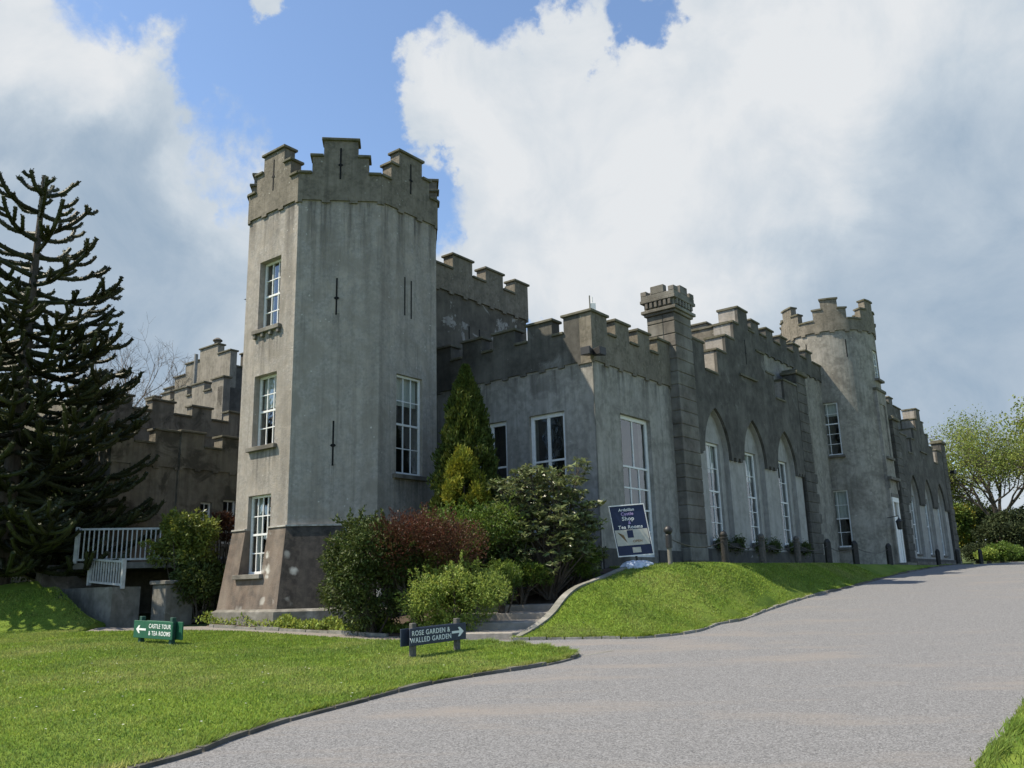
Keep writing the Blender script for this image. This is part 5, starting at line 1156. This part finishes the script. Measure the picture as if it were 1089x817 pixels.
def broad_tree(name,px,pyb,Y,Ht,label,cat,seed,leaf=None,nleaf=0,lsize=.2,trunk_h=.3,spread=.55,depth=5,rad=.25,kids_=3,bark='bark',up=.1,gz=None,group=None,scatter=.3,xy=None):
    c=atY(px,pyb,Y) if xy is None else np.array([xy[0],xy[1],0]); gz=h1(c[0],c[1]) if gz is None else gz; root=empty(name,(c[0],c[1],gz),label,cat,group); r=np.random.default_rng(seed)
    mb=MB(); tips=[]; tp=(c[0],c[1],gz+Ht*trunk_h); mb.tube([(c[0],c[1],gz-.2),((c[0]+tp[0])/2+r.normal(0,.1),c[1],gz+Ht*trunk_h*.5),tp],[rad*1.3,rad,rad*.9],8); mb.build('trunk',M[bark],root)
    mb=MB()
    for k in range(5):
        a=k*1.257+r.uniform(0,.8); s=r.uniform(.35,.9); branchy(mb,tp,(math.cos(a)*s,math.sin(a)*s,1),Ht*.27,rad*.62,depth-1,r,tips,spread,up,4,kids_)
    if leaf:
        mb.build('branches',M[bark],root)
        T=np.array(tips); idx=r.integers(0,len(T),nleaf); P_=T[idx]+r.normal(0,scatter,(nleaf,3)); leaves_mesh('crown',P_,r.normal(0,1,(nleaf,3)),lsize,M[leaf],root,seed=seed,aspect=1.6)
    else: mb.build('crown',M['twig'],root)
    return root
def clump_tree(name,xy,Ht,rad,label,cat,mt,n,size,seed,group=None,zlow=.15,k=40,gz=None,bark='bark'):
    gz=h1(*xy) if gz is None else gz; root=empty(name,(xy[0],xy[1],gz),label,cat,group); mb=MB(); mb.tube([(xy[0],xy[1],gz-.2),(xy[0],xy[1],gz+Ht*.75)],[.22,.06],7); mb.build('trunk',M[bark],root)
    c=(xy[0],xy[1],gz+Ht*(zlow+(1-zlow)/2)); lm=lumps(c,(rad,rad,Ht*(1-zlow)/2*.92),k,seed,.36); P_,D_=lump_points(lm,n,seed,.6,gz+.1); leaves_mesh('crown',P_,D_,size,mt,root,seed=seed,aspect=1.8)
    return root
broad_tree('bare_tree',112,600,50,17.5,'tall bare tree showing behind the monkey puzzle and the brown wing','tree',5,depth=7,rad=.2,spread=.62,up=.10,gz=2.5,trunk_h=.2)
x,y=atY(5,560,37)[:2]; clump_tree('dark_yew',(x,y),9.2,3.0,'dark evergreen tree standing behind the monkey puzzle trunk','tree',M['far_dark'],26000,.2,61)
x,y=atY(-80,560,35)[:2]; clump_tree('dark_yew',(x,y),9.6,3.2,'dark evergreen tree at the left edge behind the monkey puzzle','tree',M['far_dark'],22000,.2,62)
x,y=atY(50,560,32)[:2]; clump_tree('dark_yew',(x,y),7.2,2.2,'dark evergreen tree between the monkey puzzle trunk and the brown wing','tree',M['far_dark'],18000,.18,65,zlow=0)
x,y=atY(72,590,31)[:2]; clump_tree('holly_bush',(x,y),4.6,1.7,'dense dark bush at the left end of the white railing','bush',M['dark_leaf'],15000,.14,63,zlow=0)
x,y=atY(30,600,34)[:2]; clump_tree('holly_bush',(x,y),3.2,2.0,'low dark bush behind the foot of the monkey puzzle tree','bush',M['dark_leaf'],13000,.14,64,zlow=0)
# right-hand side, beyond the far end of the castle
broad_tree('spring_tree',1068,598,84,17.5,'tall half bare tree with fresh pale green leaves right of the castle','tree',8,leaf='far_leaf',nleaf=30000,lsize=.2,depth=7,rad=.3,spread=.75,kids_=3,bark='bark',up=.05,scatter=.62,trunk_h=.18)
broad_tree('spring_tree',1150,598,88,18,'tall leafy tree at the right edge of the picture','tree',9,leaf='far_leaf',nleaf=9000,lsize=.34,depth=5,rad=.3,spread=.7,bark='bark_pale',up=.05,scatter=.6)
for i,(px,Y,hh,rd,mt,nm,lab) in enumerate(((1021,82,5.9,1.6,'gorse','flowering_bush','yellow flowering bush just right of the far castle corner'),(1048,90,5.6,3.4,'far_dark','evergreen_bush','broad dark evergreen left of the tall spring tree'),(1078,79,4.6,2.8,'far_dark','evergreen_bush','dark evergreen below the trunk of the tall spring tree'),(1125,88,6.4,3.6,'far_dark','evergreen_bush','dark evergreen at the right edge behind the hedge'),(1034,100,7.0,2.4,'far_leaf','leafy_tree','light green tree rising behind the yellow flowering bush'),(1175,92,8,4,'far_dark','evergreen_bush','large dark evergreen out beyond the right edge'))):
    x,y=atY(px,598,Y)[:2]; clump_tree(nm,(x,y),hh,rd,lab,'tree' if 'tree' in nm else 'bush',M[mt],12000,.26,70+i,zlow=0)
for i,(px,Y,rx,rz,mt,lab) in enumerate(((1066,74,1.7,.75,'mid_leaf','light green rounded shrub at the far side of the road'),(1040,75,1.4,.75,'far_dark','clipped dark hedge by the far corner of the castle'),(1080,76,1.2,.6,'mid_leaf','low green shrub at the right end of the far planting'),(1052,73,.9,.55,'lime_leaf','small pale green shrub left of the light green rounded one'))):
    x,y=atY(px,598,Y)[:2]; clump_tree('hedge_shrub',(x,y),rz*2,rx,lab,'shrub',M[mt],7000,.16,90+i,zlow=0)
# ------------------------------------------------------------------ grass blades and daisies
def blades(name,poly,n,y0,y1,seed,mound,hgt,x0=None,x1=None,power=1.6):
    r=np.random.default_rng(seed); P_=[]; tot=0; poly=np.array(poly); a,b=poly.min(0),poly.max(0); a=np.maximum(a,[-1e9 if x0 is None else x0,y0]); b=np.minimum(b,[1e9 if x1 is None else x1,y1])
    while tot<n:
        k=n*2; u=r.random(k)**power; Y=a[1]+(b[1]-a[1])*u; X=a[0]+(b[0]-a[0])*r.random(k)
        vis=np.abs(X)<Y*.78+2.5; m_=vis&inside(X,Y,poly); P_.append(np.stack([X[m_],Y[m_]],1)); tot+=m_.sum()
    P_=np.concatenate(P_)[:n]; Z=H(P_[:,0],P_[:,1],mound)+.025
    h_=hgt*r.uniform(.5,1.3,n)*(1+P_[:,1]*.02); th=r.uniform(0,6.28,n); w=.005+.0004*P_[:,1]; dx,dy=np.cos(th)*w,np.sin(th)*w; lx,ly=r.normal(0,.45,n)*h_,r.normal(0,.45,n)*h_
    V=np.stack([np.stack([P_[:,0]-dx,P_[:,1]-dy,Z],1),np.stack([P_[:,0]+dx,P_[:,1]+dy,Z],1),np.stack([P_[:,0]+lx,P_[:,1]+ly,Z+h_],1)],1).reshape(-1,3)
    return fastmesh(name,V,np.arange(3*n).reshape(n,3),M['blade'],org=(poly[0][0],poly[0][1],0))
tag(blades('grass_blades',lawn_poly,360000,5,26,1,False,.029,x0=-22,power=1.25),'short mown grass of the near lawn','grass',kind='stuff')
tag(blades('grass_blades',MOUND,110000,18.4,34,2,True,.03,power=1.3),'short mown grass of the raised lawn','grass',kind='stuff')
tag(blades('grass_blades',rl,60000,4,22,3,False,.04,x0=1,x1=20),'short mown grass in the right hand corner','grass',kind='stuff')
def fringe(name,pts,n,hgt,seed,mound,label,side=.07):
    P=smooth_curve(pts,8); r=np.random.default_rng(seed); i=r.integers(0,len(P)-1,n); t=r.random((n,1)); T=P[i+1]-P[i]; Ln=np.linalg.norm(T,axis=1)[:,None]+1e-9; Nn=np.stack([-T[:,1],T[:,0]],1)/Ln
    cl=np.sin(i*.9+seed)*.5+.5; Q=P[i]+T*t+Nn*(side+r.normal(0,.035,n)[:,None]); Z=H(Q[:,0],Q[:,1],mound)+.02; h_=hgt*r.uniform(.4,1.5,n)*(.6+.8*cl); th=r.uniform(0,6.28,n); w=.009; dx,dy=np.cos(th)*w,np.sin(th)*w
    lean=-Nn*(r.uniform(0,1.1,n)*h_)[:,None]+r.normal(0,.4,(n,2))*h_[:,None]
    V=np.stack([np.stack([Q[:,0]-dx,Q[:,1]-dy,Z],1),np.stack([Q[:,0]+dx,Q[:,1]+dy,Z],1),np.stack([Q[:,0]+lean[:,0],Q[:,1]+lean[:,1],Z+h_],1)],1).reshape(-1,3)
    tag(fastmesh(name,V,np.arange(3*n).reshape(n,3),M['blade'],org=(P[0][0],P[0][1],0)),label,'grass',kind='stuff')
fringe('grass_fringe',LAWN_NEAR,16000,.055,1,False,'longer grass hanging over the kerb of the near lawn')
fringe('grass_fringe',EDGE,14000,.05,2,True,'longer grass along the foot of the raised lawn')
fringe('grass_fringe',RIGHT[:8],9000,.06,3,False,'longer grass at the gravel edge in the right hand corner',side=-.04)
def daisies():
    r=np.random.default_rng(9); mb=MB(); 
    for (poly,n,y0,y1,x0,x1,mo) in ((MOUND,150,19.5,30,-1,12,True),(lawn_poly,120,8,20,-12,1,False)):
        k=0
        while k<n:
            x=r.uniform(x0,x1); y=r.uniform(y0,y1)
            if not inside(np.array([x]),np.array([y]),np.array(poly))[0]: continue
            z=h1(x,y,mo)+.075; s=r.uniform(.010,.018); k+=1; a=r.uniform(0,1)
            mb.poly([(x+s*math.cos(a+q*1.047),y+s*math.sin(a+q*1.047),z) for q in range(6)])
    tag(mb.build('daisies',M['daisy'],org=(5,22,1.5)),'tiny white daisies scattered over the grass','flowers',kind='stuff')
daisies()
def pebbles():
    r=np.random.default_rng(19); n=12000; u=r.random(n)**1.6; Y=6.0+13*u; X=r.uniform(-1,1,n)*Y*.66; k=inside(X,Y,road_poly)&~inside(X,Y,lawn_poly); X=X[k];Y=Y[k]; n=len(X); Z=H(X,Y,False); s=r.uniform(.003,.007,n)
    d=r.normal(0,1,(n,4,3)); d/=np.linalg.norm(d,axis=2)[...,None]; T=np.array([[1,1,1],[1,-1,-1],[-1,1,-1],[-1,-1,1]])/1.73; V=(T[None]+d*.35)*s[:,None,None]*np.array([1.2,1.2,.7])+np.stack([X,Y,Z+s*.4],1)[:,None,:]
    f=np.array([[0,1,2],[0,3,1],[0,2,3],[1,3,2]]); Fi=(np.arange(n)[:,None,None]*4+f[None]).reshape(-1,3)
    o=fastmesh('loose_gravel',V.reshape(-1,3),Fi,M['stone'],org=(0,8,0)); tag(o,'loose chippings lying on the gravel road','gravel',kind='stuff')
M['stone']=mat('loose_chipping',(.36,.36,.36),(.28,.28,.28),30,.9,island=.4)
pebbles()
